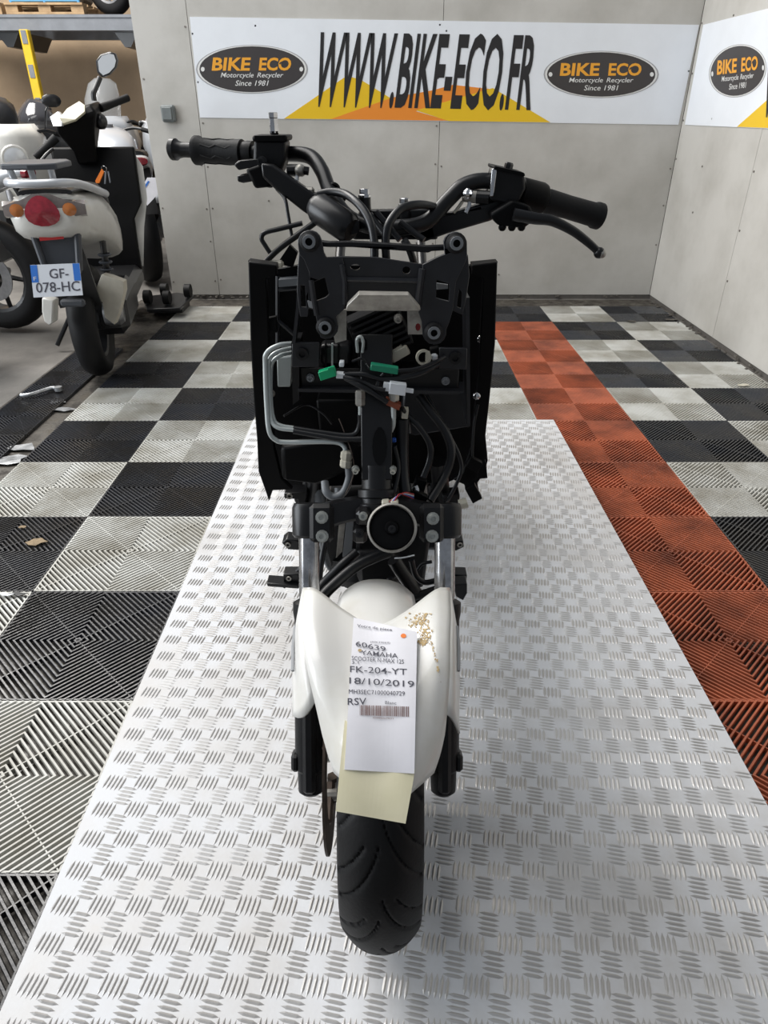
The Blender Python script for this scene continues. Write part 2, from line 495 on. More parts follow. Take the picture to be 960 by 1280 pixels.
# ---- switch box on the back wall
c = atY(211, 142, WALL_Y - 0.02)
sw = thing('wall_switch', (c.x, WALL_Y, c.z - 0.05), 'small grey square switch box at the left end of the back wall', 'switch')
MB().rbox((c.x, WALL_Y - 0.024, c.z), (0.085, 0.046, 0.095), 0.01).build('housing', 'switch_grey', sw)
MB().rbox((c.x - 0.004, WALL_Y - 0.05, c.z), (0.062, 0.008, 0.07), 0.004).build('rocker', 'switch_grey', sw)
# ================================================================== the stripped scooter on the lift
mat('black_steel', (0.0075, 0.0075, 0.0085), 0.34, 0.0, var=0.3, scale=30, spec=0.4)
mat('bracket_black', (0.019, 0.020, 0.024), 0.34, 0.0, var=0.35, scale=25, spec=0.5)
mat('black_plastic', (0.0028, 0.0028, 0.0032), 0.48, var=0.4, scale=18, spec=0.14)
mat('black_cast', (0.007, 0.007, 0.008), 0.45, 0.0, var=0.3, scale=40, bump=0.1, bscale=300, spec=0.3)
mat('rubber', (0.006, 0.006, 0.0068), 0.6, spec=0.3, var=0.3, scale=12, bump=0.1, bscale=220)
mat('hose_rubber', (0.007, 0.0075, 0.009), 0.36, spec=0.4)
mat('chrome', (0.70, 0.70, 0.71), 0.16, 1.0, var=0.2, scale=30)
mat('fork_chrome', (0.58, 0.58, 0.59), 0.2, 0.95, var=0.45, scale=45)
mat('zinc', (0.52, 0.53, 0.49), 0.35, 0.75, var=0.4, scale=60)
mat('dull_steel', (0.46, 0.44, 0.40), 0.45, 0.7, var=0.45, scale=40)
mat('rust_steel', (0.10, 0.075, 0.06), 0.6, 0.6, var=0.4, scale=60)
mat('white_paint', (0.74, 0.73, 0.70), 0.28, col2=(0.66, 0.64, 0.57), scale=9, coat=0.4, lo=0.3, hi=0.55)
mat('paper', (0.80, 0.79, 0.83), 0.7, var=0.05, scale=30)
mat('paper_yellow', (0.93, 0.86, 0.62), 0.65, col2=(0.86, 0.80, 0.55), scale=14)
mat('ink', (0.06, 0.06, 0.08), 0.6)
mat('ink_brown', (0.20, 0.12, 0.11), 0.6)
mat('orange_sticker', (0.85, 0.22, 0.04), 0.5)
mat('rust_stain', (0.30, 0.18, 0.06), 0.7, col2=(0.55, 0.42, 0.22), scale=90)
mat('plug_green', (0.005, 0.36, 0.15), 0.4)
mat('plug_green_dark', (0.01, 0.22, 0.12), 0.4)
mat('plug_white', (0.74, 0.77, 0.80), 0.4)
mat('plug_brown', (0.22, 0.05, 0.02), 0.45)
mat('plug_cream', (0.52, 0.49, 0.40), 0.45)
mat('pipe_grey', (0.50, 0.54, 0.53), 0.35, 0.25)
mat('hose_grey', (0.16, 0.17, 0.18), 0.45)
mat('wire_red', (0.35, 0.02, 0.02), 0.5)
mat('wire_white', (0.7, 0.7, 0.7), 0.5)
mat('wire_blue', (0.02, 0.10, 0.45), 0.5)
mat('sticker_grey', (0.30, 0.31, 0.32), 0.5)

XC = -0.010
P = P + 0.0016                        # stands on top of the tread bars
WY, WZ, WR = 0.685, P + 0.242, 0.242
RAKE = radians(26)
sct = thing('motor_scooter', (XC, 1.35, P), 'stripped scooter without bodywork, white front mudguard, standing on the checker plate', 'scooter')
def fk(L, x=0.0, fwd=0.0):
    return Vector((XC + x, WY + sin(RAKE) * L - cos(RAKE) * fwd, WZ + cos(RAKE) * L + sin(RAKE) * fwd))
def pp(pts, Y, th, name, m, parent=sct, holes=(), tilt=0.0, bevel=0.0, smooth=30):
    """plate whose outline is given in picture positions on the plane y = Y (+ tilt towards lower z)"""
    def pl(px, py):
        r = ray(px, py); n = Vector((0, 1, tilt)); k = (Y + tilt * 0.75 - tilt * CAM_H) / r.dot(n)
        return Vector((0, 0, CAM_H)) + r * k
    return MB().prism([pl(*q) for q in pts], (0, th, 0), [[pl(*q) for q in h] for h in holes]).build(name, m, parent, smooth, bevel=bevel)
def circ(cx, cy, r, n=12, ry=None): return [(cx + r * cos(2 * pi * k / n), cy + (ry or r) * sin(2 * pi * k / n)) for k in range(n)]
def hose(name, m, pts, r, parent=sct, n=8, sub=6):
    """pts: (px, py, Y)"""
    return MB().curve([atY(*q) for q in pts], r, n, sub).build(name, m, parent, 60)
def bolt(px, py, Y, r, m='zinc', parent=sct, name='bolt', d=0.012, axis=None):
    c = atY(px, py, Y); a = Vector(axis or (0, -1, 0)).normalized()
    b = MB(); b.lathe([(0, r * 1.0), (d * .35, r), (d * .4, r * .72), (d, r * .72), (d, r * .4), (d * .8, r * .35)], c, a, 12)
    return b.build(name, m, parent, 30)

# ---------------------------------------------------------------- wheels
def smo(t): return t * t * (3 - 2 * t)
def tyre(b, cx, cy, cz, R, hw, Rb, pitch_deg, na=300, groove=0.0035):
    prof = []
    for k in range(57):
        s_ = -1 + 2 * k / 56
        if abs(s_) <= 0.78:
            x = s_ / 0.78 * hw * 0.98; r = R - (R - Rb) * 0.40 * abs(s_ / 0.78) ** 2.3
        else:
            t = (abs(s_) - 0.78) / 0.22
            x = math.copysign(hw * (0.98 + 0.03 * sin(pi * t) - 0.30 * t * t), s_); r = R - (R - Rb) * (0.40 + 0.60 * t)
        prof.append((x, r))
    rg = []
    for i in range(na):
        a = 2 * pi * i / na; ring = []
        for x, r in prof:
            u = x / hw; g = 0
            for sd in (-1, 1):
                uu = u * sd
                if 0.04 < uu < 0.92:
                    ph = ((math.degrees(a) + 8 * (sd > 0) - 26 * max(0, uu) ** .6) / pitch_deg) % 1
                    g = max(g, smo(max(0, 1 - abs(ph - .5) / .055)))
                if 0.35 < uu < 0.95:
                    ph = ((math.degrees(a) + 8 * (sd > 0) + 10 - 26 * max(0, uu) ** .6) / pitch_deg) % 1
                    g = max(g, smo(max(0, 1 - abs(ph - .5) / .045)))
            r2 = r - groove * g
            ring.append(Vector((cx + x, cy - r2 * sin(a), cz + r2 * cos(a))))
        rg.append(ring)
    n = len(prof); vs = [p for r_ in rg for p in r_]; fs = []
    for i in range(na):
        for j in range(n - 1):
            k = (i + 1) % na
            fs.append((i * n + j, i * n + j + 1, k * n + j + 1, k * n + j))
    b.add(vs, fs)
    return b
TXC = -0.004
fw = tyre(MB(), TXC, WY, WZ, WR, 0.051, 0.168, 24, na=540, groove=0.0035).build('front_tyre', 'rubber', sct, 40)
b = MB().lathe([(-0.040, 0.172), (-0.042, 0.162), (-0.030, 0.155), (0.030, 0.155), (0.042, 0.162), (0.040, 0.172), (0.03, 0.165), (-0.03, 0.165), (-0.040, 0.172)], (TXC, WY, WZ), (1, 0, 0), 40, close=True)
rim = b.build('front_rim', 'black_cast', sct)
for k in range(5):
    a = 2 * pi * k / 5 + 0.3
    d = Vector((0, cos(a), sin(a)))
    MB().tube([Vector((TXC, WY, WZ)) + d * 0.03, Vector((TXC, WY, WZ)) + d * 0.10, Vector((TXC, WY, WZ)) + d * 0.158], [0.016, 0.010, 0.014], 8).build('spoke', 'black_cast', rim)
MB().cyl((TXC - 0.045, WY, WZ), (TXC + 0.05, WY, WZ), 0.032, n=18).build('hub', 'black_cast', rim)
MB().cyl((XC - 0.118, WY, WZ), (XC + 0.112, WY, WZ), 0.008, n=10).build('axle', 'zinc', sct)
dx = -0.0765
disc = MB().lathe([(-0.0016, 0.13), (0.0016, 0.13), (0.0016, 0.09), (-0.0016, 0.09), (-0.0016, 0.13)], (dx, WY, WZ), (1, 0, 0), 48, close=True).build('brake_disc', 'rust_steel', sct)
for k in range(5):
    a = 2 * pi * k / 5 + 0.9
    d = Vector((0, cos(a), sin(a)))
    c0 = Vector((dx, WY, WZ))
    MB().tube([c0 + d * 0.04, c0 + d * 0.092], [0.008, 0.006], 6).build('disc_arm', 'rust_steel', disc)
    MB().cyl(c0 + d * 0.055 + Vector((-0.004, 0, 0)), c0 + d * 0.055 + Vector((0.04, 0, 0)), 0.0085, n=10).build('disc_bolt', 'dull_steel', disc)
cp = MB().rbox((dx - 0.004, WY + 0.108, WZ + 0.055), (0.052, 0.062, 0.085), 0.012, Matrix.Rotation(-0.4, 3, 'X')).build('brake_caliper', 'black_cast', sct)
hose('brake_hose', 'hose_rubber', [(404, 850, 0.80), (399, 760, 0.86), (402, 700, 0.92), (420, 620, 0.98)], 0.005)

# ---------------------------------------------------------------- fork
for s_ in (-1, 1):
    x = s_ * 0.096
    t = MB().cyl(fk(0.15, x), fk(0.362, x), 0.0146, n=24).build('fork_tube', 'fork_chrome', sct, 60)
    b = MB()
    b.lathe([(-0.055, 0.012), (-0.05, 0.018), (-0.02, 0.019), (-0.015, 0.0225), (0.06, 0.0225), (0.15, 0.0215), (0.20, 0.0215), (0.212, 0.0235), (0.226, 0.0235), (0.23, 0.017)],
            fk(0, x), fk(1) - fk(0), 20)
    low = b.build('fork_slider', 'black_cast', sct)
    MB().rbox((fk(0.03, x, 0.022)), (0.018, 0.014, 0.15), 0.005, Matrix.Rotation(-RAKE, 3, 'X')).build('slider_rib', 'black_cast', low)
    MB().rbox((fk(-0.005, x + s_ * 0.021, 0.0)), (0.012, 0.03, 0.026), 0.004, Matrix.Rotation(-RAKE, 3, 'X')).build('axle_boss', 'black_cast', low)
    bolt_c = fk(0.07, x - s_ * 0.022, 0.006)
    MB().cyl(bolt_c, bolt_c - Vector((s_ * 0.012, 0, 0)), 0.006, n=8).build('lug', 'black_cast', low)

# lower yoke: two clamps joined by a cast arm
b = MB()
ctr = fk(0.345)
for s_ in (-1, 1):
    b.lathe([(-0.026, 0.0205), (-0.022, 0.0235), (0.016, 0.0235), (0.022, 0.021)], fk(0.345, s_ * 0.096), fk(1) - fk(0), 20)
    b.rbox(fk(0.341, s_ * 0.076, 0.012), (0.034, 0.034, 0.054), 0.006, Matrix.Rotation(-RAKE, 3, 'X'))
rows = []
for i in range(13):
    x = -0.08 + 0.16 * i / 12
    k = 1 - (abs(x) / 0.08) ** 2
    up = 0.366 + 0.012 * k; lo = 0.327 + 0.018 * k
    rows.append([fk(lo, x, 0.016 - .012 * k), fk(lo + .004, x, 0.024 - .012 * k), fk(up - .004, x, 0.024 - .012 * k), fk(up, x, 0.014 - .012 * k), fk(up, x, -0.028), fk(lo, x, -0.028)])
b.rings(rows)
yoke = b.build('fork_yoke', 'black_steel', sct, 35)
for px, py in ((402.5, 646.5), (403, 670), (541, 648), (540, 670)):
    n_ = Vector((0, -cos(RAKE), sin(RAKE))); r_ = ray(px, py); cam0 = Vector((0, 0, CAM_H))
    k_ = (0.0285 - n_.dot(cam0 - fk(0))) / n_.dot(r_)
    bolt(px, py, r_.y * k_, 0.0088, 'zinc', yoke, 'clamp_bolt', 0.012, n_)
for px, py, m in ((454, 645, 'zinc'), (450, 667, 'black_steel')):
    MB().rbox(atY(px, py, 0.815), (0.02, 0.022, 0.024), 0.005).build('boss', 'black_steel', yoke)
    bolt(px, py, 0.806, 0.0062, m, yoke, 'bolt', 0.010, (0, -cos(RAKE), sin(RAKE)))
# horn
hc = atY(490, 660, 0.79); ha = Vector((0, -0.82, 0.57))
hr = MB().lathe([(-0.02, 0.022), (-0.012, 0.0315), (0.0, 0.0335), (0.006, 0.0335), (0.007, 0.031), (0.003, 0.0300), (-0.005, 0.0295), (-0.005, 0.0)], hc, ha, 40).build('horn', 'dull_steel', sct)
MB().lathe([(-0.004, 0.0295), (0.0015, 0.0285), (0.003, 0.02), (0.0015, 0.010), (0.005, 0.008), (0.005, 0.0045), (0.003, 0.0)], hc, ha, 36).build('horn_face', 'black_plastic', hr)
bolt(490, 661.5, 0.785, 0.0055, 'black_steel', hr, 'centre_bolt', 0.006, ha)
for px in (482, 493):
    MB().rbox(atY(px, 628.5, 0.825), (0.011, 0.012, 0.009), 0.002).build('terminal', 'plug_cream', hr)

# steering head column
cb = [(451, 535), (489, 535), (490, 583), (450, 583)]
hd = MB().rings([[fk(0.40, x, y) for x, y in ((-.021, .018), (.021, .018), (.021, -.03), (-.021, -.03))],
                 [fk(0.60, x, y) for x, y in ((-.023, .014), (.022, .014), (.022, -.03), (-.023, -.03))]]).build('head_tube', 'black_steel', sct, bevel=0.002)
b = MB().lathe([(0.350, 0.027), (0.366, 0.0275), (0.368, 0.0235), (0.374, 0.0235), (0.376, 0.0265), (0.386, 0.0265), (0.388, 0.0215), (0.42, 0.0215)], fk(0), fk(1) - fk(0), 28)
b.build('steering_bearing', 'black_steel', sct)
MB().prism([fk(0.42 + .026 * (1 + sin(a)) / 1.0, .004 + .010 * cos(a), 0.0215) for a in [2 * pi * k / 14 for k in range(14)]], (0, 0.002, 0)).build('slot', 'black_plastic', hd)
for px, py in ((444.5, 586), (491, 586)):
    bolt(px, py, 0.855, 0.0055, 'zinc', sct, 'bolt', 0.010)

# ---------------------------------------------------------------- front mudguard
def fpt(th, x, R): return Vector((XC + x, WY - R * sin(radians(th)), WZ + R * cos(radians(th))))
def lerp(tab, t):
    for (a, va), (c_, vc) in zip(tab[:-1], tab[1:]):
        if t <= c_: return va + (vc - va) * max(0, (t - a)) / (c_ - a)
    return tab[-1][1]
def smo(t): return t * t * (3 - 2 * t)
b = MB()
rows = []
NS, NR = 30, 28
BW = [(-20, .096), (-8, .095), (5, .091), (20, .081), (28, .074), (35, .068), (40, .062), (45, .054), (50, .043), (55, .034)]
def fcx(th): return 0.010 * smo(min(1, max(0, (th - 5) / 35)))        # the guard sits a little off the frame's centre line
def prof_R(u, th):                     # u = |s| 0..1 over the middle body
    f = smo(min(1, max(0, (th - 12) / 30)))
    r1 = lerp([(0, .262), (.25, .263), (.5, .268), (.72, .276), (.85, .279), (1, .272)], u)
    r2 = lerp([(0, .273), (.35, .272), (.55, .269), (.8, .255), (1, .237)], u)
    return r1 + (r2 - r1) * f
for j in range(NR + 1):
    row = []
    for i in range(-NS // 2, NS // 2 + 1):
        s_ = i / (NS / 2); u = abs(s_)
        thb = 6 - 15 * u ** 1.15
        the = 50.5 - 6 * u * u
        th = thb + (the - thb) * j / NR
        row.append(fpt(th, fcx(th) + s_ * lerp(BW, th), prof_R(u, th)))
    rows.append(row)
b.grid(rows)
for s_ in (-1, 1):
    rows = []
    for j in range(13):
        row = []
        for i in range(7):
            u = i / 6
            the = 27 + 3 * sin(pi * u) if s_ < 0 else 30 + 3 * u
            th0 = -9 + 12 * u ** 1.6
            th = th0 + (the - th0) * j / 12
            hw = lerp([(-12, .100), (0, .107), (28, .099)], th)
            bw = lerp(BW, th)
            R = prof_R(1, th) * (1 - u) + (0.200 + .012 * (1 - u)) * u + .006 * sin(pi * u)
            row.append(fpt(th, fcx(th) * (1 - u) + s_ * (bw + (hw - bw) * (u ** .8)), R))
        rows.append(row)
    b.grid(rows)
mg = b.build('front_mudguard', 'white_paint', sct, 50, solid=0.003)
b = MB(); rows = []
for j in range(13):
    th = 8 - 50 * j / 12
    rows.append([fpt(th, 0.052 * s_, 0.260 - 0.022 * abs(s_) ** 2.6 - 0.0006 * j) for s_ in [k / 8 for k in range(-8, 9)]])
b.grid(rows).build('inner_mudguard', 'white_paint', sct, 50, solid=0.003)
# slots in the wings of the mudguard
for s_, pts in ((-1, ((379, 762), (381, 795), (384, 828))), (1, ((563.5, 765), (563, 800), (563.5, 826)))):
    MB().tube([fpt(th, s_ * x, R) for th, x, R in ((2, .1015, .2475), (9, .1015, .2425), (17, .0985, .2415))], 0.0022, 6).build('wing_slot', 'sticker_grey', mg)

# rust stain left by old glue on the mudguard
def guard_pt(px, py, l=0.0):
    r = ray(px, py); o = Vector((0, 0, CAM_H)); R = 0.275
    for _ in range(6):
        oy, oz = o.y - WY, o.z - WZ
        a = r.y ** 2 + r.z ** 2; bb = oy * r.y + oz * r.z; cc = oy * oy + oz * oz - (R + l) ** 2
        q = o + r * ((-bb - sqrt(max(0, bb * bb - a * cc))) / a)
        th = math.degrees(atan2(WY - q.y, q.z - WZ))
        R = prof_R(min(1, abs(q.x - XC - fcx(th)) / lerp(BW, th)), th)
    return q
b = MB(); rs_ = random.Random(5)
for k in range(330):
    z_ = rs_.random()
    if z_ < 0.45: px, py = rs_.gauss(530, 3.5), rs_.uniform(766, 806)
    elif z_ < 0.7: px, py = rs_.gauss(521, 6), rs_.gauss(776, 4)
    elif z_ < 0.85: px, py = rs_.gauss(527, 4), rs_.gauss(802, 3)
    else: px = rs_.uniform(536, 553); py = 790 + (px - 536) * 4 + rs_.gauss(0, 3)
    sz = rs_.uniform(0.3, 1.5)
    b.add([guard_pt(px + sz * cos(a) * rs_.uniform(.5, 1.2), py + sz * sin(a) * rs_.uniform(.5, 1.3), 0.0024) for a in (0, 1.2, 2.4, 3.6, 5)], [(0, 1, 2, 3, 4)])
tag(b.build('rust_marks', 'rust_stain', mg, 0), kind='stuff')

# ---------------------------------------------------------------- leg shield and carriers behind
pp([(322, 338), (352, 336), (372, 332), (590, 332), (612, 338), (607, 480), (598, 585), (560, 603), (395, 608), (345, 606), (331, 560), (321, 430)], 1.07, 0.012, 'inner_panel', 'black_plastic', tilt=0.12)
lf = pp([(310, 327), (346, 332), (346, 345), (333, 348), (338, 470), (343, 560), (352, 598), (366, 612), (341, 613), (336, 627), (331, 612), (323, 590), (321, 548), (317, 500), (313, 430)], 0.985, 0.012, 'side_shield', 'black_plastic', tilt=0.10, bevel=0.002)
rf = pp([(622, 328), (590, 331), (590, 345), (604, 348), (598, 470), (588, 560), (578, 592), (566, 600), (580, 606), (589, 626), (600, 622), (597, 604), (606, 592), (610, 576), (607, 545), (612, 500), (619, 430)], 0.985, 0.012, 'side_shield', 'black_plastic', tilt=0.10, bevel=0.002)
pp([(310, 326), (345, 331), (346, 338), (312, 335)], 0.975, 0.02, 'lip', 'black_plastic', lf)
pp([(622, 327), (590, 330), (590, 337), (621, 336)], 0.975, 0.02, 'lip', 'black_plastic', rf)
pp([(319, 350), (331, 365), (319, 376)], 0.978, 0.01, 'gusset', 'bracket_black', lf)
pp([(616, 352), (604, 367), (615, 378)], 0.978, 0.01, 'gusset', 'bracket_black', rf)
for par, q_ in ((lf, (332, 421.5)), (rf, (601, 424)), (rf, (596, 495)), (lf, (339, 492))):
    c = atY(q_[0], q_[1], 0.984)
    MB().ball(c, (0.0062, 0.005, 0.0062), 12, 8).build('rivet', 'chrome' if q_[1] != 492 else 'dull_steel', par)
pp([(323, 400), (345, 396), (346, 416), (330, 412)], 0.99, 0.01, 'stiffener', 'black_plastic', lf)
# rails and boxes of the body frame behind the shield
for q0, q1 in (((347, 345), (347, 440)), ((348, 362), (372, 360)), ((347, 400), (370, 420))):
    MB().tube([atY(*q0, 1.05), atY(*q1, 1.05)], 0.0035, 6).build('panel_rib', 'bracket_black', sct)
pp([(348, 350), (372, 348), (372, 357), (348, 359)], 1.03, 0.02, 'fuse_cover', 'hose_grey')
pp([(346, 446), (365, 446), (363, 484), (347, 484)], 1.0, 0.03, 'relay_box', 'pipe_grey', bevel=0.002)
pp([(582, 372), (587, 372), (588, 533), (584, 534)], 0.93, 0.05, 'carrier_flange', 'bracket_black')
pp([(505, 490), (586, 490), (586, 534), (520, 545), (500, 540)], 1.0, 0.05, 'battery_box', 'bracket_black', bevel=0.003)
pp([(395, 500), (452, 500), (452, 560), (400, 545)], 1.0, 0.05, 'pump_box', 'black_plastic', bevel=0.004)
pp([(350, 560), (430, 548), (436, 590), (400, 606), (352, 600)], 0.98, 0.03, 'lower_cover', 'black_plastic', bevel=0.006)

# upper headlight carrier: pressed steel with two arms and a cross plate
Yb = 0.90
def ear(cx, cy, r, a0, a1, n=9): return [(cx + r * cos(radians(a0 + (a1 - a0) * k / (n - 1))), cy + r * sin(radians(a0 + (a1 - a0) * k / (n - 1)))) for k in range(n)]
left_arm = ear(387, 303, 15, 170, 350) + [(405, 316), (408, 322), (428, 321), (432, 345), (434, 372), (431, 386), (420, 396), (422, 406)] + ear(408, 409, 15, 0, 120, 6) + [(396, 402), (393, 386), (386, 340), (380, 325), (374, 318)]
hl = pp(left_arm, Yb, 0.006, 'headlight_bracket', 'bracket_black', holes=[[(389, 354), (406, 347), (411, 368), (407, 372), (394, 377)]], bevel=0.0012)
pp([(374, 312), (383, 322), (388, 345), (394, 388), (386, 386), (385, 396), (375, 396), (371, 365), (372, 335)], Yb + 0.008, 0.006, 'side_flange', 'bracket_black', hl, holes=[[(376, 357), (381, 357), (383, 384), (376, 384)]], bevel=0.001)
right_arm = ear(569, 305, 15, 190, 370) + [(584, 322), (578, 336), (570, 352), (566, 388), (562, 402), (558, 412)] + ear(543, 416, 15, 10, 170, 7) + [(527, 402), (523, 390), (526, 372), (528, 345), (528, 331), (546, 322), (556, 318)]
pp(right_arm, Yb, 0.006, 'bracket_arm', 'bracket_black', hl, holes=[[(546, 350), (562, 355), (561, 377), (545, 373)]], bevel=0.0012)
pp([(585, 318), (577, 330), (569, 350), (565, 388), (578, 394), (583, 372), (587, 345)], Yb + 0.008, 0.006, 'side_flange', 'bracket_black', hl, holes=[[(574, 362), (577, 366), (576, 386), (571, 384)]], bevel=0.001)
pp([(373, 330), (376, 330), (374, 384), (369, 430), (365, 430), (370, 384)], Yb + 0.012, 0.03, 'long_flange', 'bracket_black', hl)
pp([(384, 376), (391, 378), (392, 386), (386, 384)], Yb + 0.002, 0.004, 'bare_edge', 'sticker_grey', hl)
pp([(546, 354), (560, 356), (560, 361), (546, 362)], Yb + 0.03, 0.004, 'part_sticker', 'sticker_grey', hl)
MB().tube([atY(389, 350, Yb - .001), atY(392, 372, Yb - .001), atY(396, 394, Yb - .001)], 0.0035, 8).build('pressed_edge', 'bracket_black', hl)
MB().tube([atY(427, 330, Yb - .001), atY(431, 352, Yb - .001), atY(431, 380, Yb - .001)], 0.0035, 8).build('pressed_edge', 'bracket_black', hl)
MB().tube([atY(528, 336, Yb - .001), atY(525, 360, Yb - .001), atY(522, 384, Yb - .001)], 0.0045, 8).build('pressed_edge', 'bracket_black', hl)
pp([(426, 321), (470, 322), (529, 331), (529, 352), (521, 376), (511, 368), (448, 367), (434, 379), (428, 352)], Yb + 0.006, 0.006, 'cross_plate', 'bracket_black', hl, holes=[circ(444, 334, 6.2, 10, 4), circ(508, 338, 5, 10)], bevel=0.001)
MB().tube([atY(431, 349, Yb + 0.004), atY(526, 351, Yb + 0.004)], 0.0035, 8).build('pressed_rib', 'bracket_black', hl)
for cx, cy in ((387, 302), (570, 304), (407, 408.5), (542, 415)):
    c = atY(cx, cy, Yb - 0.002)
    g = MB().lathe([(0, 0.0125), (0.003, 0.0125), (0.005, 0.0095), (0.009, 0.009), (0.009, 0.0048), (-0.002, 0.0045)], c, (0, -1, 0.12), 18).build('grommet', 'rubber', hl)
    MB().lathe([(0.0085, 0.0085), (0.0105, 0.008), (0.0105, 0.0045), (0.0085, 0.0045), (.0085, .0085)], c, (0, -1, 0.12), 16, close=True).build('bush', 'hose_grey', g)
pp([(397, 301), (412, 303), (440, 302), (535, 308), (557, 307), (557, 313), (540, 314), (535, 316), (440, 309), (412, 309), (397, 308)], 0.93, 0.012, 'stay_bar', 'black_steel', hl, bevel=0.001)
# aluminium bridge below the cross plate
br = pp([(432, 388), (434, 382), (448, 368), (511, 369), (526, 387), (524, 389), (434, 389)], 0.915, 0.02, 'alloy_bridge', 'dull_steel', bevel=0.001, tilt=0.4)
pp([(433, 387), (433, 425), (419, 429), (412, 397), (424, 388)], 0.915, 0.004, 'bridge_leg', 'dull_steel', br)
pp([(509, 388), (527, 388), (537, 398), (530, 414), (528, 418), (510, 418)], 0.915, 0.004, 'bridge_leg', 'dull_steel', br, holes=[circ(522.5, 409, 3.4, 8, 5)])
c0, c1 = atY(522.5, 409, 0.918), atY(522.5, 409, 0.93)
MB().cyl(c0, c1, 0.0055, n=8).build('rubber_plug', 'wire_red', br)

# finned regulator
def rot_px(pts, cx, cy, a): return [(cx + (x - cx) * cos(a) - (y - cy) * sin(a), cy + (x - cx) * sin(a) + (y - cy) * cos(a)) for x, y in pts]
reg = pp(rot_px([(440, 386), (508, 386), (508, 446), (440, 446)], 474, 416, -0.42), 0.95, 0.03, 'regulator', 'black_cast', bevel=0.002)
for k in range(8):
    y = 389 + k * 7.4
    pp(rot_px([(442, y), (506, y), (506, y + 3), (442, y + 3)], 474, 416, -0.42), 0.936, 0.016, 'fin', 'black_cast', reg)
bolt(497.5, 397.5, 0.935, 0.006, 'dull_steel', reg)
pc = pp(rot_px([(487, 437), (512, 437), (512, 449), (487, 449)], 500, 443, -0.52), 0.93, 0.012, 'regulator_plug', 'plug_cream', bevel=0.002)
pp(rot_px([(493, 434), (507, 434), (507, 438), (493, 438)], 500, 443, -0.52), 0.932, 0.008, 'plug_tab', 'plug_cream', pc)

# lower carrier: channel bar with square end plates
lc = pp([(374, 460), (575, 462), (573, 490), (376, 488)], 0.93, 0.04, 'lower_carrier', 'black_steel', bevel=0.002)
pp([(365, 428), (399, 429), (399, 459), (365, 459)], 0.915, 0.006, 'end_plate', 'bracket_black', lc, bevel=0.001)
pp([(549, 435), (584, 436), (583, 462), (549, 461)], 0.915, 0.006, 'end_plate', 'bracket_black', lc, bevel=0.001)
pp([(364, 428), (374, 428), (374, 500), (366, 506)], 0.92, 0.05, 'side_flange', 'black_steel', lc)
pp([(372, 486), (575, 489), (575, 493), (372, 490)], 0.918, 0.05, 'flange_lip', 'bracket_black', lc)
for px, py in ((378, 442), (569, 447)):
    c = atY(px, py, 0.914)
    MB().lathe([(0, 0.0085), (0.004, 0.0085), (0.004, 0.0045), (-0.01, 0.0045)], c, (0, -1, 0), 14).build('weld_nut', 'black_steel', lc)
for px, py in ((388, 472), (557, 476)):
    bolt(px, py, 0.928, 0.006, 'hose_grey', lc, 'bolt', 0.006)
# starter relay with its strap, left
rl = pp([(400, 431), (440, 431), (440, 458), (400, 458)], 0.935, 0.03, 'relay_can', 'black_steel', bevel=0.006)
for x in (406, 414, 422):
    pp([(x, 430), (x + 2.4, 430), (x + 2.4, 459), (x, 459)], 0.932, 0.006, 'clip', 'pipe_grey' if x == 414 else 'black_plastic', rl)
pp([(446, 426), (458, 424), (462, 458), (447, 460)], 0.925, 0.02, 'ignition_barrel', 'black_plastic', bevel=0.004)
MB().curve([atY(447, 440, 0.92), atY(446, 425, 0.915), atY(451, 421, 0.915), atY(454, 428, 0.915), atY(453, 440, 0.92)], 0.0024, 6).build('wire_loop', 'pipe_grey', sct, 60)
# ring clip
c = atY(529, 446, 0.915)
MB().lathe([(0, 0.0105), (0.006, 0.0105), (0.006, 0.0075), (0, 0.0075), (0, 0.0105)], c, (0.1, -1, 0.1), 20, close=True).build('ring_clip', 'plug_cream', sct)
MB().rbox(atY(534.5, 447, 0.915), (0.006, 0.008, 0.017), 0.001).build('clip_tab', 'plug_cream', sct)
MB().rbox(atY(543, 446, 0.918), (0.009, 0.008, 0.008), 0.002).build('clip_plug', 'plug_white', sct)
pp([(537, 436), (549, 434), (549, 456), (538, 457)], 0.925, 0.012, 'plug_body', 'black_plastic', bevel=0.002)

# loose connectors in front
def plug(cx, cy, w_, h_, a, Y, m, name='connector', d=0.012):
    o = pp(rot_px([(cx - w_ / 2, cy - h_ / 2), (cx + w_ / 2, cy - h_ / 2), (cx + w_ / 2, cy + h_ / 2), (cx - w_ / 2, cy + h_ / 2)], cx, cy, a), Y, d, name, m, bevel=0.001)
    return o
g1 = plug(409, 468, 21, 11, -0.30, 0.885, 'plug_green'); g1['label'] = 'green plastic connector'
pp(rot_px([(412, 461), (419, 461), (419, 464), (412, 464)], 409, 468, -0.3), 0.884, 0.005, 'latch', 'plug_green', g1)
plug(425.5, 470.5, 11, 6, 0.03, 0.888, 'plug_white'); plug(427, 456, 6, 6, 0, 0.895, 'plug_white')
plug(480.5, 462, 35, 7.5, 0.16, 0.885, 'plug_green_dark')
w1 = plug(497, 487, 21, 14, 0.14, 0.875, 'plug_white'); w1['label'] = 'white plastic connector'
pp(rot_px([(479, 482), (488, 482), (488, 491), (479, 491)], 497, 487, 0.14), 0.876, 0.010, 'collar', 'plug_white', w1)
pp(rot_px([(507, 485), (517, 485), (517, 489), (507, 489)], 497, 487, 0.14), 0.878, 0.006, 'latch', 'plug_white', w1)
plug(491, 506, 20, 7.5, 0.42, 0.88, 'plug_brown')
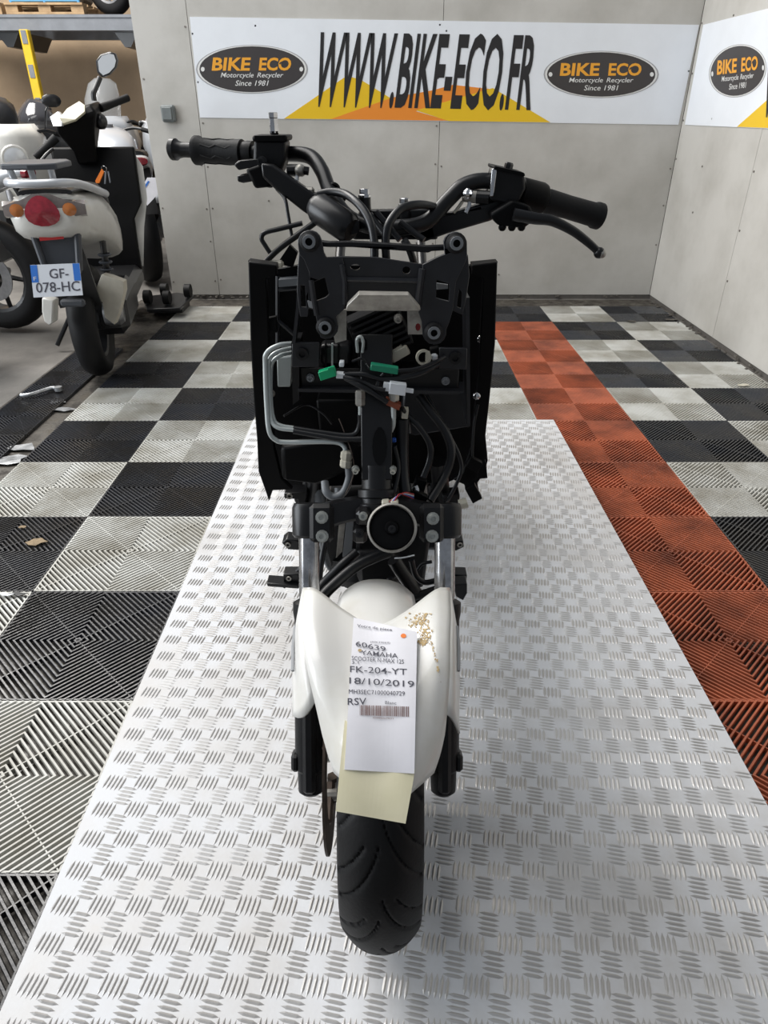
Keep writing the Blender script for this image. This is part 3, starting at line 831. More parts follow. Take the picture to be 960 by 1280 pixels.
for pts, r, m in ((((430, 471, .89), (442, 474, .885), (455, 478, .885), (470, 485, .88), (482, 487, .877)), 0.0035, 'hose_rubber'),
                  (((432, 472, .892), (450, 482, .882), (465, 490, .88), (484, 503, .88)), 0.0042, 'hose_rubber'),
                  (((498, 463, .887), (520, 461, .89), (545, 452, .90), (556, 446, .91)), 0.0025, 'hose_rubber'),
                  (((430, 468, .893), (455, 468, .888), (480, 474, .888), (520, 468, .892), (548, 455, .91)), 0.004, 'hose_rubber'),
                  (((440, 452, .90), (452, 448, .9), (458, 455, .9), (462, 461, .888)), 0.002, 'hose_rubber'),
                  (((470, 485, .885), (474, 475, .89), (480, 466, .89)), 0.0028, 'hose_rubber'),
                  (((503, 510, .885), (508, 520, .90), (512, 540, .93)), 0.003, 'hose_rubber')):
    hose('wire', m, pts, r)

# pale brake pipes down the left
T = lambda x, y: (300 + .34375 * x, 420 + .34375 * y)
hose('brake_pipe', 'pipe_grey', [(*T(190, 28), .935), (*T(140, 34), .925), (*T(97, 62), .92), (*T(92, 110), .92), (*T(97, 250), .91), (*T(106, 345), .90), (*T(130, 378), .90), (*T(170, 386), .90), (*T(330, 385), .895), (*T(375, 398), .893), (*T(386, 430), .89)], 0.0034)
hose('brake_pipe', 'pipe_grey', [(*T(190, 44), .94), (*T(140, 56), .93), (*T(110, 80), .925), (*T(104, 120), .925), (*T(108, 250), .915), (*T(116, 310), .905), (*T(140, 334), .90), (*T(195, 342), .90)], 0.0032)
hose('brake_pipe', 'pipe_grey', [(*T(190, 60), .945), (*T(150, 70), .935), (*T(120, 92), .93), (*T(112, 130), .93), (*T(113, 240), .92), (*T(124, 305), .91), (*T(150, 326), .905), (*T(196, 334), .905)], 0.003)
hose('brake_hose', 'hose_rubber', [(*T(195, 336), .903), (*T(290, 350), .898), (*T(390, 362), .893), (*T(425, 350), .893), (*T(438, 315), .893), (*T(438, 285), .893)], 0.0043)
hose('brake_hose', 'hose_rubber', [(*T(195, 346), .899), (*T(290, 362), .894), (*T(380, 375), .889), (*T(490, 371), .885)], 0.0043)
hose('brake_pipe', 'pipe_grey', [(*T(488, 371), .885), (*T(530, 362), .885), (*T(553, 335), .886), (*T(558, 300), .886), (*T(558, 225), .888)], 0.0036)
hose('brake_pipe', 'pipe_grey', [(*T(438, 288), .893), (*T(438, 255), .893), (*T(437, 235), .895)], 0.0032)
for x, y, Y in ((437, 214, .893), (437, 238, .892), (560, 222, .886)):
    c = atY(*T(x, y), Y); MB().lathe([(-.006, .0055), (-.004, .007), (.004, .007), (.006, .0055)], c, (0, 0.2, 1), 6).build('pipe_nut', 'dull_steel', sct, 20)
c = atY(*T(386, 448), .888)
MB().lathe([(-.012, .007), (-.010, .0085), (-.002, .0085), (-.001, .0072), (.002, .0085), (.010, .0085), (.013, .005)], c, (0.1, 0.2, 1), 8).build('pipe_union', 'plug_cream', sct, 25)
hose('coolant_hose', 'hose_grey', [(*T(396, 480), .893), (*T(396, 520), .89), (*T(375, 570), .885), (*T(340, 584), .885), (*T(314, 566), .888), (*T(308, 530), .90)], 0.0058, n=10)
hose('thin_wire', 'rust_steel', [(*T(360, 300), .91), (*T(380, 350), .90), (*T(408, 430), .885), (*T(414, 500), .88), (*T(385, 575), .875)], 0.0009)
hose('thin_wire', 'hose_rubber', [(*T(160, 290), .92), (*T(240, 250), .95), (*T(300, 280), .95), (*T(335, 320), .95)], 0.0018)

# hoses and harness right of the column
hose('harness', 'hose_rubber', [(*T(608, 290), .92), (*T(650, 330), .915), (*T(688, 390), .91), (*T(690, 450), .905), (*T(660, 530), .89)], 0.0048)
hose('harness', 'hose_rubber', [(*T(650, 215), .94), (*T(690, 270), .93), (*T(745, 345), .92), (*T(768, 420), .91), (*T(748, 500), .90), (*T(690, 600), .87)], 0.0065)
hose('harness', 'hose_rubber', [(*T(680, 215), .945), (*T(720, 290), .935), (*T(760, 360), .925), (*T(798, 440), .92), (*T(802, 500), .915), (*T(760, 590), .90), (*T(725, 625), .88)], 0.0030)
hose('harness', 'hose_rubber', [(*T(590, 300), .90), (*T(588, 400), .895), (*T(590, 500), .88), (*T(600, 570), .865)], 0.010)
hose('harness', 'hose_rubber', [(*T(866, 250), .98), (*T(850, 330), .975), (*T(845, 440), .97)], 0.002)
hose('harness', 'hose_rubber', [(*T(560, 400), .875), (*T(575, 480), .87), (*T(560, 570), .85)], 0.004)
for x, y, w_, h_, a, Y, m in ((655, 545, 42, 45, .3, .88, 'black_plastic'), (640, 570, 24, 22, -.4, .865, 'plug_white'), (575, 520, 26, 22, .1, .875, 'plug_cream'), (852, 470, 50, 40, .5, .965, 'black_plastic'),
                               (880, 490, 36, 60, -.1, .97, 'black_plastic'), (600, 285, 24, 36, 0.1, .89, 'plug_cream'), (580, 560, 20, 30, .2, .87, 'wire_red'), (650, 590, 60, 34, 0.5, .86, 'black_plastic'), (850, 575, 40, 60, -.5, .965, 'black_plastic')):
    px, py = T(x, y); plug(px, py, w_ * .34, h_ * .34, a, Y, m, 'connector')
for k, m in enumerate(('wire_red', 'wire_white', 'wire_blue', 'wire_red')):
    hose('wire', m, [(486 + 2 * k, 628, .822), (496 + k, 621 - k, .83), (506, 616 + k, .84), (517, 618 + 2 * k, .855)], 0.0011)
MB().rbox(atY(492.5, 550, .884), (.006, .006, .006), .001).build('pipe_clip', 'wire_blue', sct)

# ---------------------------------------------------------------- handlebar
Yl, Yr = 1.20, 1.09
hb = MB().curve([atY(226, 187, Yl), atY(300, 190, 1.17), atY(350, 192, 1.15), atY(386, 195, 1.13), atY(402, 213, 1.10), atY(413, 240, 1.07), atY(432, 268, 1.04), atY(460, 282, 1.02),
                  atY(505, 284, 1.01), atY(535, 276, 1.02), atY(560, 250, 1.03), atY(582, 231, 1.04), atY(615, 227, 1.045), atY(660, 244, 1.06), atY(700, 258, 1.075), atY(740, 268, Yr)], 0.0105, 14, 6).build('handlebar', 'black_steel', sct, 60)
def along(p, q, t): return p + (q - p) * t
# left grip in the picture (throttle side)
e0, e1 = atY(213, 186.5, 1.205), atY(318, 191.5, 1.165)
ax = (e1 - e0).normalized(); Lg = (e1 - e0).length
gl = MB().lathe([(Lg * .30, .016), (Lg * .31, .0205), (Lg * .36, .0205), (Lg * .40, .0172), (Lg * .6, .0168), (Lg * .78, .0178), (Lg * .86, .0182), (Lg * .87, .016)], e0, ax, 24).build('throttle_grip', 'rubber', sct, 35)
for k in range(7):
    a = 2 * pi * k / 7
    n1 = ax.orthogonal().normalized(); n2 = ax.cross(n1)
    pts = [e0 + ax * Lg * (.42 + .06 * j) + (n1 * cos(a + .12 * (j % 3)) + n2 * sin(a + .12 * (j % 3))) * .0172 for j in range(7)]
    MB().tube(pts, 0.0011, 5).build('grip_ridge', 'rubber', gl)
MB().lathe([(0, .012), (.003, .0155), (.010, .0155), (.014, .0125), (Lg * .16, .0105), (Lg * .30, .0108)], e0, ax, 20).build('bar_end_weight', 'black_steel', sct)
MB().lathe([(Lg * .87, .0150), (Lg * .93, .0165), (Lg * .99, .0165)], e0, ax, 20).build('throttle_collar', 'black_plastic', sct)
# brake reservoir, left
rs = pp([(317, 176), (357, 176), (357, 200), (352, 214), (340, 236), (322, 232), (316, 205)], 1.10, 0.055, 'brake_reservoir', 'black_cast', bevel=0.004)
pp([(315, 169), (359, 169), (359, 177), (315, 177)], 1.095, 0.066, 'reservoir_lid', 'black_plastic', rs, bevel=0.003)
c = atY(342.5, 160, 1.125)
mm = MB().lathe([(-.016, .0085), (-.010, .0085), (-.008, .006), (-.004, .0065)], c, (0, 0, 1), 14).build('mirror_stub', 'black_plastic', sct)
MB().lathe([(-.006, .0068), (.004, .0068), (.004, .0062), (.012, .0062), (.013, .0068), (.019, .0068), (.0195, .005)], c, (0, 0, 1), 6).build('stub_nut', 'chrome', mm, 20)
pp([(292, 206), (298, 201), (324, 199), (328, 206), (312, 210), (298, 213)], 1.085, 0.03, 'lever_perch', 'black_steel', bevel=0.002)
pp([(296, 220), (304, 218), (316, 219), (320, 226), (304, 229), (297, 227)], 1.085, 0.03, 'lever_perch', 'black_steel', bevel=0.002)
pp([(306, 212), (330, 204), (345, 225), (338, 234), (318, 236), (314, 226)], 1.075, 0.04, 'switch_body', 'black_plastic', bevel=0.004)
bolt(328, 202, 1.08, 0.007, 'black_steel')
c = atY(359, 213, 1.09)
MB().cyl(c, atY(372, 213, 1.09), 0.008, n=12).build('banjo_barrel', 'black_steel', sct)
bj = MB().ball(atY(375.5, 213, 1.085), 0.0085, 12, 8).build('banjo', 'dull_steel', sct)
MB().cyl(atY(380, 213, 1.08), atY(386, 214, 1.08), 0.006, n=6).build('banjo_bolt', 'black_steel', bj)
hose('brake_line', 'plug_white', [(372, 218, 1.085), (371, 227, 1.082), (374, 236, 1.078)], 0.0030)
MB().rbox(atY(386, 240, 1.07), (.016, .012, .013), .003).build('line_clip', 'dull_steel', sct)
# left cross brace and headset cover
pp([(326, 204), (340, 206), (392, 242), (400, 240), (397, 252), (393, 274), (378, 264), (344, 237), (328, 222)], 1.06, 0.02, 'bar_brace', 'black_steel', bevel=0.003)
p0, p1 = atY(392, 256, 1.04), atY(440, 288, 1.0)
MB().tube([p0, along(p0, p1, .15), along(p0, p1, .9), p1], [.014, .0205, .0205, .015], 18).build('bar_cover', 'black_steel', sct, 40)
pp([(440, 276), (449, 276), (449, 290), (438, 294)], 1.0, 0.02, 'cover_tab', 'black_steel')
hose('throttle_cable', 'hose_rubber', [(398, 243, 1.05), (415, 240, 1.045), (432, 243, 1.03), (448, 255, 1.0), (460, 272, .98), (467, 295, .965), (468, 330, .955), (466, 400, .97)], 0.0056, n=10)
hose('throttle_cable', 'hose_rubber', [(556, 266, 1.03), (540, 258, 1.02), (520, 256, 1.0), (500, 262, .985), (486, 280, .97), (482, 300, .965), (483, 330, .96), (486, 400, .97)], 0.0056, n=10)
hose('brake_hose', 'hose_rubber', [(505, 300, .975), (512, 312, .97), (520, 340, .98), (525, 380, .99)], 0.005)
hose('switch_wire', 'hose_rubber', [(346, 236, 1.08), (356, 248, 1.06), (360, 268, 1.05), (365, 296, 1.04)], 0.0026)
hose('clutch_rod', 'black_steel', [(333, 326, 1.03), (350, 310, 1.03), (372, 294, 1.03), (397, 276, 1.03)], 0.0042)
hose('breather_hose', 'hose_rubber', [(339, 318, 1.04), (331, 306, 1.04), (327, 298, 1.04), (331, 291, 1.04), (350, 286, 1.04), (378, 279, 1.04)], 0.0034)
c = atY(344, 330, 1.03)
MB().rbox(c, (.024, .012, .01), .003).build('rod_clip', 'plug_cream', sct)
pp([(346, 330), (362, 306), (372, 316), (366, 334)], 1.04, 0.01, 'hinge_plate', 'black_plastic')
MB().curve([atY(412, 234, 1.07), atY(416, 230, 1.07), atY(422, 233, 1.07), atY(425, 243, 1.07), atY(430, 250, 1.06)], 0.003, 6).build('cable_guide', 'black_plastic', sct, 60)
# headset posts with shiny nuts
for px, py, h in ((456, 262, 24), (506, 275, 26)):
    a_, c_ = atY(px, py, 1.03), atY(px - 0.5, py - h * .65, 1.03)
    po = MB().cyl(a_, c_, 0.0088, 0.0085, n=16).build('clamp_post', 'black_steel', sct)
    MB().lathe([(0, .0085), (.003, .0085), (.004, .0068), (.010, .0068), (.011, .005)], c_, (0, 0, 1), 8).build('post_nut', 'chrome', po, 20)
pp([(449, 263), (540, 262), (548, 300), (440, 300)], 1.03, 0.02, 'headset_plate', 'black_steel', bevel=0.004)
for px0, py0, px1, py1 in ((462, 268, 480, 292), (470, 265, 500, 300), (500, 278, 530, 300)):
    MB().tube([atY(px0, py0, 1.0), atY(px1, py1, .985)], .0045, 8).build('harness', 'hose_rubber', sct, 60)
# right side
pp([(500, 282), (503, 276), (527, 268), (566, 266), (637, 244), (641, 256), (614, 276), (560, 292), (530, 303), (504, 294)], 1.03, 0.022, 'bar_brace', 'black_steel', bevel=0.003)
rr_ = pp([(615, 222), (619, 210), (656, 219), (657, 236), (650, 250), (640, 258), (612, 250)], 1.02, 0.05, 'brake_reservoir', 'black_cast', bevel=0.003)
pp([(612, 246), (615, 211), (622, 209), (620, 222), (617, 246)], 1.017, 0.02, 'reservoir_face', 'chrome', rr_, bevel=0.001)
pp([(617, 207), (656, 216), (657, 221), (617, 212)], 1.015, 0.06, 'reservoir_lid', 'black_plastic', rr_, bevel=0.002)
MB().lathe([(0, .006), (.006, .006), (.008, .0045)], atY(635, 211, 1.04), (0.2, 0, 1), 6).build('lid_bolt', 'black_steel', rr_, 20)
e0, e1 = atY(645, 240, 1.055), atY(751, 271, Yr)
ax = (e1 - e0).normalized(); Lg = (e1 - e0).length
MB().lathe([(0, .016), (.004, .021), (Lg * .26, .022), (Lg * .30, .0205), (Lg * .32, .0165)], e0, ax, 20).build('switch_housing', 'black_plastic', sct)
MB().lathe([(Lg * .31, .0155), (Lg * .36, .0165), (Lg * .6, .0158), (Lg * .90, .0165), (Lg * .93, .0185), (Lg * .985, .0185), (Lg, .015)], e0, ax, 22).build('rubber_grip', 'rubber', sct)
lv = MB()
pts = smooth_path([atY(642, 268, 1.00), atY(668, 273, 1.0), atY(690, 276, 1.0), (atY(715, 288, 1.0)), atY(735, 303, 1.0), atY(749, 316, 1.0)], 5)
lv.tube(pts, [0.0085 - .0035 * k / (len(pts) - 1) for k in range(len(pts))], 10)
lv.ball(pts[-1], 0.0078, 12, 8)
lv = lv.build('brake_lever', 'black_steel', sct, 60)
MB().ball(pts[-1] + Vector((0.003, -0.002, -.001)), 0.0062, 10, 6).build('worn_tip', 'dull_steel', lv)
pp([(612, 268), (640, 250), (664, 258), (668, 276), (655, 286), (640, 284), (622, 282)], 1.005, 0.035, 'switch_body', 'black_plastic', bevel=0.004)
for px in (628, 640, 652):
    MB().ball(atY(px, 284, 1.01), 0.0055, 8, 6).build('switch_screw', 'black_plastic', sct)
MB().cyl(atY(579, 244, 1.04), atY(596, 246, 1.035), 0.0085, n=12).build('banjo', 'dull_steel', sct)
MB().cyl(atY(596, 246, 1.035), atY(612, 247, 1.03), 0.0088, n=12).build('banjo_barrel', 'black_steel', sct)
MB().ball(atY(584, 242, 1.03), 0.0075, 10, 8).build('banjo_bolt', 'chrome', sct)
hose('brake_line', 'plug_white', [(587, 252, 1.035), (586, 258, 1.033), (582, 266, 1.03)], 0.0028)
hose('brake_line', 'plug_cream', [(578, 252, 1.035), (573, 259, 1.033), (567, 266, 1.03)], 0.0024)

# ---------------------------------------------------------------- engine bay seen between the fork legs
hose('coolant_hose', 'hose_rubber', [(398, 752, .83), (412, 736, .85), (442, 710, .87), (465, 698, .88), (486, 690, .89)], 0.0088, n=12)
hose('coolant_hose', 'hose_rubber', [(394, 742, .86), (408, 726, .875), (428, 706, .885), (446, 690, .90)], 0.0078, n=12)
hose('drain_tube', 'hose_rubber', [(488, 722, .92), (490, 740, .91), (496, 764, .89)], 0.0062, n=10)
MB().tube([atY(492, 700, .93), atY(512, 730, .93), atY(530, 756, .93)], .0115, 10).build('frame_tube', 'black_steel', sct, 60)
MB().tube([atY(512, 748, .92), atY(548, 736, .93)], .007, 8).build('frame_tube', 'black_steel', sct, 60)
hose('frame_loop', 'hose_grey', [(402, 676, .95), (405, 694, .95), (412, 710, .95), (424, 716, .95), (436, 716, .96)], 0.0045)
hose('frame_loop', 'hose_rubber', [(514, 700, .95), (520, 720, .95), (532, 728, .95), (552, 724, .95)], 0.005)
hose('frame_loop', 'hose_rubber', [(522, 712, .96), (528, 705, .96), (540, 702, .96)], 0.003)
for pts, m in ((((424, 652), (432, 650), (428, 690), (420, 698)), 'dull_steel'), (((433, 652), (442, 650), (440, 690), (434, 700), (428, 696)), 'hose_grey')):
    pp(pts, .97, .01, 'heat_shield', m, bevel=.001)
pp([(405, 640), (450, 636), (520, 640), (540, 660), (530, 735), (500, 742), (430, 736), (412, 712), (402, 680)], 1.02, 0.18, 'engine_block', 'black_cast', bevel=0.012)
pp([(444, 690), (490, 690), (505, 720), (478, 735), (446, 728)], .96, 0.06, 'water_pump', 'black_cast', bevel=0.008)
ec = atY(459, 700, 1.04)
MB().lathe([(0, .066), (.035, .066), (.045, .055), (.045, 0)], ec, (0, -.5, -.85), 32).build('belly_cover', 'black_plastic', sct, 40)
hose('thin_wire', 'plug_white', [(493, 698, .90), (505, 697, .90), (518, 694, .9)], 0.0012)
# footboard brackets sticking out at both sides
for pts, Y in ((((355, 617), (383, 615), (384, 622), (378, 640), (374, 640), (372, 624), (355, 623)), 1.02),
               (((352, 679), (358, 674), (374, 676), (374, 688), (360, 687)), 1.12),
               (((333, 729), (373, 732), (374, 736), (334, 733)), 1.15), (((354, 718), (374, 718), (374, 730), (354, 728)), 1.16),
               (((566, 718), (584, 719), (583, 729), (566, 729)), 1.16), (((566, 731), (584, 730), (584, 742), (579, 751), (570, 746)), 1.12),
               (((566, 677), (579, 676), (580, 684), (570, 689), (566, 688)), 1.12), (((553, 620), (575, 618), (574, 632), (556, 634)), 1.02),
               (((566, 640), (572, 644), (574, 652), (568, 656)), 1.05)):
    fbk = pp(pts, Y, 0.03, 'footboard_bracket', 'black_steel', bevel=0.002)
    mx_ = sum(q[0] for q in pts) / len(pts); my_ = sum(q[1] for q in pts) / len(pts)
    pm = atY(mx_, my_, Y + .015); sd_ = 1 if mx_ > 470 else -1
    MB().tube([pm, Vector((XC + sd_ * .12, Y + .04, max(pm.z, .34)))], .007, 8).build('bracket_arm', 'black_steel', fbk, 60)
for px, py, Y in ((362, 620, 1.018), (361, 723, 1.158), (577, 723.5, 1.158), (360, 681, 1.118), (575, 681, 1.118)):
    MB().lathe([(0, .0055), (.002, .0055), (.002, .003), (0, .003), (0, .0055)], atY(px, py, Y), (0, -1, 0), 10, close=True).build('bracket_eye', 'dull_steel', sct)
MB().cyl(atY(574, 631, 1.0), atY(584, 628, 1.0), .0085, n=12).build('rubber_stop', 'plug_cream', sct)
MB().tube([atY(385, 640, 1.05), atY(386, 600, 1.06)], .011, 10).build('down_tube', 'black_steel', sct, 60)
MB().tube([atY(552, 640, 1.05), atY(552, 600, 1.06)], .011, 10).build('down_tube', 'black_steel', sct, 60)
MB().tube([atY(402, 660, 1.02), atY(398, 610, 1.04)], .010, 10).build('down_tube', 'hose_grey', sct, 60)
MB().tube([atY(424, 640, 1.0), atY(424, 610, 1.02)], .008, 10).build('down_tube', 'hose_grey', sct, 60)

# ---------------------------------------------------------------- rest of the frame, running back behind the shield
RY = WY + 1.34
for s_ in (-1, 1):
    MB().curve([(XC + s_ * .10, 1.03, .62), (XC + s_ * .13, 1.10, .40), (XC + s_ * .14, 1.3, .30), (XC + s_ * .14, 1.55, .32), (XC + s_ * .13, 1.72, .52), (XC + s_ * .12, 2.2, .78)], .015, 10).build('frame_rail', 'black_steel', sct, 60)
    MB().tube([(XC + s_ * .15, RY - .02, P + .24), (XC + s_ * .14, RY + .02, .72)], .022, 12).build('rear_shock', 'black_steel', sct, 60)
    MB().tube([(XC + s_ * .12, 1.10, .60), (XC + s_ * .12, 1.7, .60)], .013, 10).build('frame_rail', 'black_steel', sct, 60)
for y, z in ((1.12, .40), (1.3, .30), (1.55, .32), (1.75, .55), (2.1, .73)):
    MB().tube([(XC - .13, y, z), (XC + .13, y, z)], .012, 8).build('cross_member', 'black_steel', sct, 60)
MB().rbox((XC, 1.38, .48), (.2, .34, .2), .03).build('fuel_tank', 'black_plastic', sct)
MB().rbox((XC, 1.78, .60), (.22, .42, .18), .03).build('storage_bin', 'black_plastic', sct)
MB().rbox((XC + .02, 1.72, .33), (.24, .36, .2), .03).build('engine', 'black_cast', sct)
MB().rbox((XC + .11, 1.92, .31), (.07, .46, .13), .025).build('belt_cover', 'black_cast', sct)
tyre(MB(), XC, RY, P + .245, .245, .062, .168, 24, na=120).build('rear_tyre', 'rubber', sct, 40)
MB().lathe([(-.05, .17), (-.03, .15), (.03, .15), (.05, .17)], (XC, RY, P + .245), (1, 0, 0), 30).build('rear_rim', 'black_cast', sct)
for s_ in (-1, 1):
    MB().tube([(XC + s_ * .12, 1.56, .30), (XC + s_ * .15, 1.60, P + .014), (XC + s_ * .15, 1.66, P + .014)], .012, 8).build('centre_stand_leg', 'black_steel', sct, 60)

# ================================================================== papers taped to the mudguard
def ppos(px, py, lift_):
    """point above the mudguard surface (radius a little over it) under picture position"""
    R = 0.276 + lift_
    r = ray(px, py); o = Vector((0, 0, CAM_H))
    # ray / cylinder about the wheel axle
    oy, oz = o.y - WY, o.z - WZ
    a = r.y ** 2 + r.z ** 2; bb = oy * r.y + oz * r.z; cc = oy * oy + oz * oz - R * R
    disc_ = bb * bb - a * cc
    if disc_ < 0: disc_ = 0
    return o + r * ((-bb - sqrt(disc_)) / a)
def sheet(q, lift_, name, m, label, cat, nu=16, nv=30, wav=0.0008):
    """q: corners ll, lr, ur, ul in the picture"""
    def f(u, v):
        x = (q[0][0] * (1 - u) + q[1][0] * u) * (1 - v) + (q[3][0] * (1 - u) + q[2][0] * u) * v
        y = (q[0][1] * (1 - u) + q[1][1] * u) * (1 - v) + (q[3][1] * (1 - u) + q[2][1] * u) * v
        return x, y
    rows = [[ppos(*f(i / nu, j / nv), lift_ + wav * sin(7 * i / nu + 3 * j / nv)) for i in range(nu + 1)] for j in range(nv + 1)]
    base = rows[0][nu // 2]
    t = thing(name, tuple(base), label, cat)
    sh = MB().grid(rows).build('sheet', m, t, 0, solid=0.0005)
    def g(u, v, l=0.0014): return ppos(*f(u, v), lift_ + wav * sin(7 * u + 3 * v) + l)
    return t, g
ys_, _ = sheet([(419.5, 1014), (507, 1029.5), (519, 962), (431, 900)], 0.0002, 'yellow_paper', 'paper_yellow', 'creased yellow paper sticking out below the printed white sheet', 'paper')
inv, ig = sheet([(430.5, 962), (518, 967), (521.5, 790), (442, 772)], 0.0018, 'inventory_sheet', 'paper', 'white printed inventory sheet with barcode taped on the mudguard', 'label')
def on_sheet(x0, y0, x1, y1, sl=0.0):
    """text box given in the zoomed crop (425,760) at 8x: lower left, upper right"""
    def f(u, v):
        X = x0 + (x1 - x0) * u; Y_ = y0 + (y1 - y0) * v + sl * u
        return ppos(426.2 + X / 8.15, 760 + Y_ / 8, 0.0018 + 0.0014)
    return f
for txt, x0_, y0_, x1_, y1_, sl, off, m in (
        ('Votre de piece', 165, 195, 520, 160, 45, .004, 'ink'), ('(60639069)', 300, 350, 500, 330, 10, .0, 'ink'),
        ('60639', 150, 378, 455, 328, 60, .004, 'ink'), ('YAMAHA', 205, 466, 580, 420, 36, .004, 'ink'),
        ('SCOOTER N-MAX 125', 110, 520, 640, 478, 38, .0, 'ink'), ('3.1', 110, 556, 180, 530, 0, .0, 'ink'),
        ('FK-204-YT', 92, 640, 672, 578, 30, .002, 'ink'), ('18/10/2019', 85, 755, 745, 692, 38, .002, 'ink'),
        ('MH3SEC71000040729', 80, 855, 650, 812, 22, .0, 'ink'), ('RSV', 68, 970, 258, 900, -2, .004, 'ink'),
        ('Blanc', 450, 960, 565, 930, 5, .0, 'ink'), ('0000060639077', 325, 1105, 540, 1088, 10, .0, 'ink_brown')):
    letters(txt, 'printed_line', m, inv, on_sheet(x0_, y0_, x1_, y1_, sl), offset=off)
rb = random.Random(3); x = 192
b = MB()
while x < 685:
    wd = rb.choice((4, 6, 9)); f = on_sheet(x, 1072 + (x - 190) * .03, x + wd, 970 + (x - 190) * .03)
    b.add([f(0, 0), f(1, 0), f(1, 1), f(0, 1)], [(0, 1, 2, 3)]); x += wd + rb.choice((4, 5, 8))
tag(b.build('barcode', 'ink_brown', inv, 0), kind='stuff')
f = on_sheet(608, 300, 664, 255)
MB().add([f(.5 + .5 * cos(2 * pi * k / 14), .5 + .5 * sin(2 * pi * k / 14)) for k in range(14)], [tuple(range(14))]).build('orange_dot', 'orange_sticker', inv, 0)
f = on_sheet(172, 436, 212, 408)
MB().add([f(.5 + .5 * cos(2 * pi * k / 9), .5 + .5 * sin(2 * pi * k / 9)) for k in range(9)], [tuple(range(9))]).build('rust_spot', 'rust_stain', inv, 0)
# ================================================================== white scooter parked at the left
mat('scooter_white', (0.66, 0.65, 0.61), 0.3, var=0.12, scale=6, coat=0.4)
mat('lens_red', (0.30, 0.02, 0.035), 0.2, coat=0.8, var=0.3, scale=60)
mat('lens_smoke', (0.22, 0.19, 0.18), 0.2, coat=0.8, var=0.25, scale=40)
mat('lens_amber', (0.40, 0.13, 0.03), 0.25, coat=0.6)
mat('reflector_red', (0.52, 0.03, 0.03), 0.3, coat=0.6)
mat('plate_white', (0.66, 0.69, 0.74), 0.35)
mat('plate_blue', (0.03, 0.16, 0.55), 0.4)
mat('dash_beige', (0.42, 0.39, 0.28), 0.4)
mat('grey_plastic', (0.05, 0.055, 0.065), 0.45)
mat('mirror_glass', (0.66, 0.68, 0.70), 0.22, 0.35)
mat('tag_orange', (0.80, 0.20, 0.02), 0.4)
mat('cream_plastic', (0.60, 0.56, 0.47), 0.45, var=0.15)
mat('silver_paint', (0.52, 0.54, 0.57), 0.3, 0.3, coat=0.4)
mat('blue_paint', (0.10, 0.15, 0.28), 0.3, 0.2, coat=0.5)
mat('clear_screen', (0.45, 0.48, 0.50), 0.1, alpha=0.32)
mat('smoke_screen', (0.05, 0.05, 0.055), 0.12, coat=0.7)
mat('red_paint', (0.35, 0.02, 0.02), 0.35, coat=0.4)
mat('bike_black', (0.012, 0.012, 0.013), 0.35, coat=0.2)
mat('bike_alloy', (0.35, 0.35, 0.36), 0.38, 0.7, var=0.3)
mat('wood', (0.52, 0.36, 0.20), 0.75, col2=(0.34, 0.22, 0.12), scale=12)
mat('rack_grey', (0.22, 0.235, 0.26), 0.5, var=0.2, scale=8)
mat('rack_yellow', (0.78, 0.52, 0.01), 0.45, var=0.1)
mat('cage_blue', (0.10, 0.33, 0.60), 0.5)
mat('leaf', (0.30, 0.22, 0.13), 0.8, var=0.4, scale=60)
mat('tape_black', (0.02, 0.02, 0.02), 0.5)
mat('silver_and_sheen', (0.62, 0.64, 0.66), 0.3, 0.6, var=0.5, scale=30)  # lever metal, also the silver painted as reflections on the wet floor

HD = radians(12)
fd, rt = Vector((-sin(HD), cos(HD), 0)), Vector((cos(HD), sin(HD), 0))
base = Vector((-1.405, 3.32, 0))
wsc = thing('parked_scooter', tuple(base), 'white scooter with a number plate parked beside the bay, tail towards the viewer', 'scooter')
def L3(f, r, z): return base + fd * f + rt * r + Vector((0, 0, z))
def wheel(b, c, axis, R, hw, rim, n=40):
    """tyre as a lathe about axis"""
    b.lathe([(-hw * .7, rim), (-hw, rim + (R - rim) * .45), (-hw * .85, R - .022), (-hw * .4, R - .004), (0, R), (hw * .4, R - .004), (hw * .85, R - .022), (hw, rim + (R - rim) * .45), (hw * .7, rim), (-hw * .7, rim)], c, axis, n, close=True)
    return b
def rimmesh(b, c, axis, rim, hw, n=28):
    b.lathe([(-hw * .7, rim), (-hw * .6, rim * .9), (hw * .6, rim * .9), (hw * .7, rim), (-hw * .7, rim)], c, axis, n, close=True)
    b.lathe([(-hw * .7, .045), (hw * .7, .045)], c, axis, 14)
    a = Vector(axis).normalized(); u = a.orthogonal().normalized(); w_ = a.cross(u); c = Vector(c)
    for k in range(5):
        t = 2 * pi * k / 5; d = u * cos(t) + w_ * sin(t)
        b.tube([c + d * .03, c + d * rim * .93], [.016, .012], 6)
    return b
for f, R, hw in ((0, .262, .062), (1.27, .262, .05)):
    wheel(MB(), L3(f, 0, R), rt, R, hw, .17).build('rear_tyre' if f == 0 else 'front_tyre', 'rubber', wsc, 50)
    rimmesh(MB(), L3(f, 0, R), rt, .172, hw).build('wheel_rim', 'bike_black', wsc)
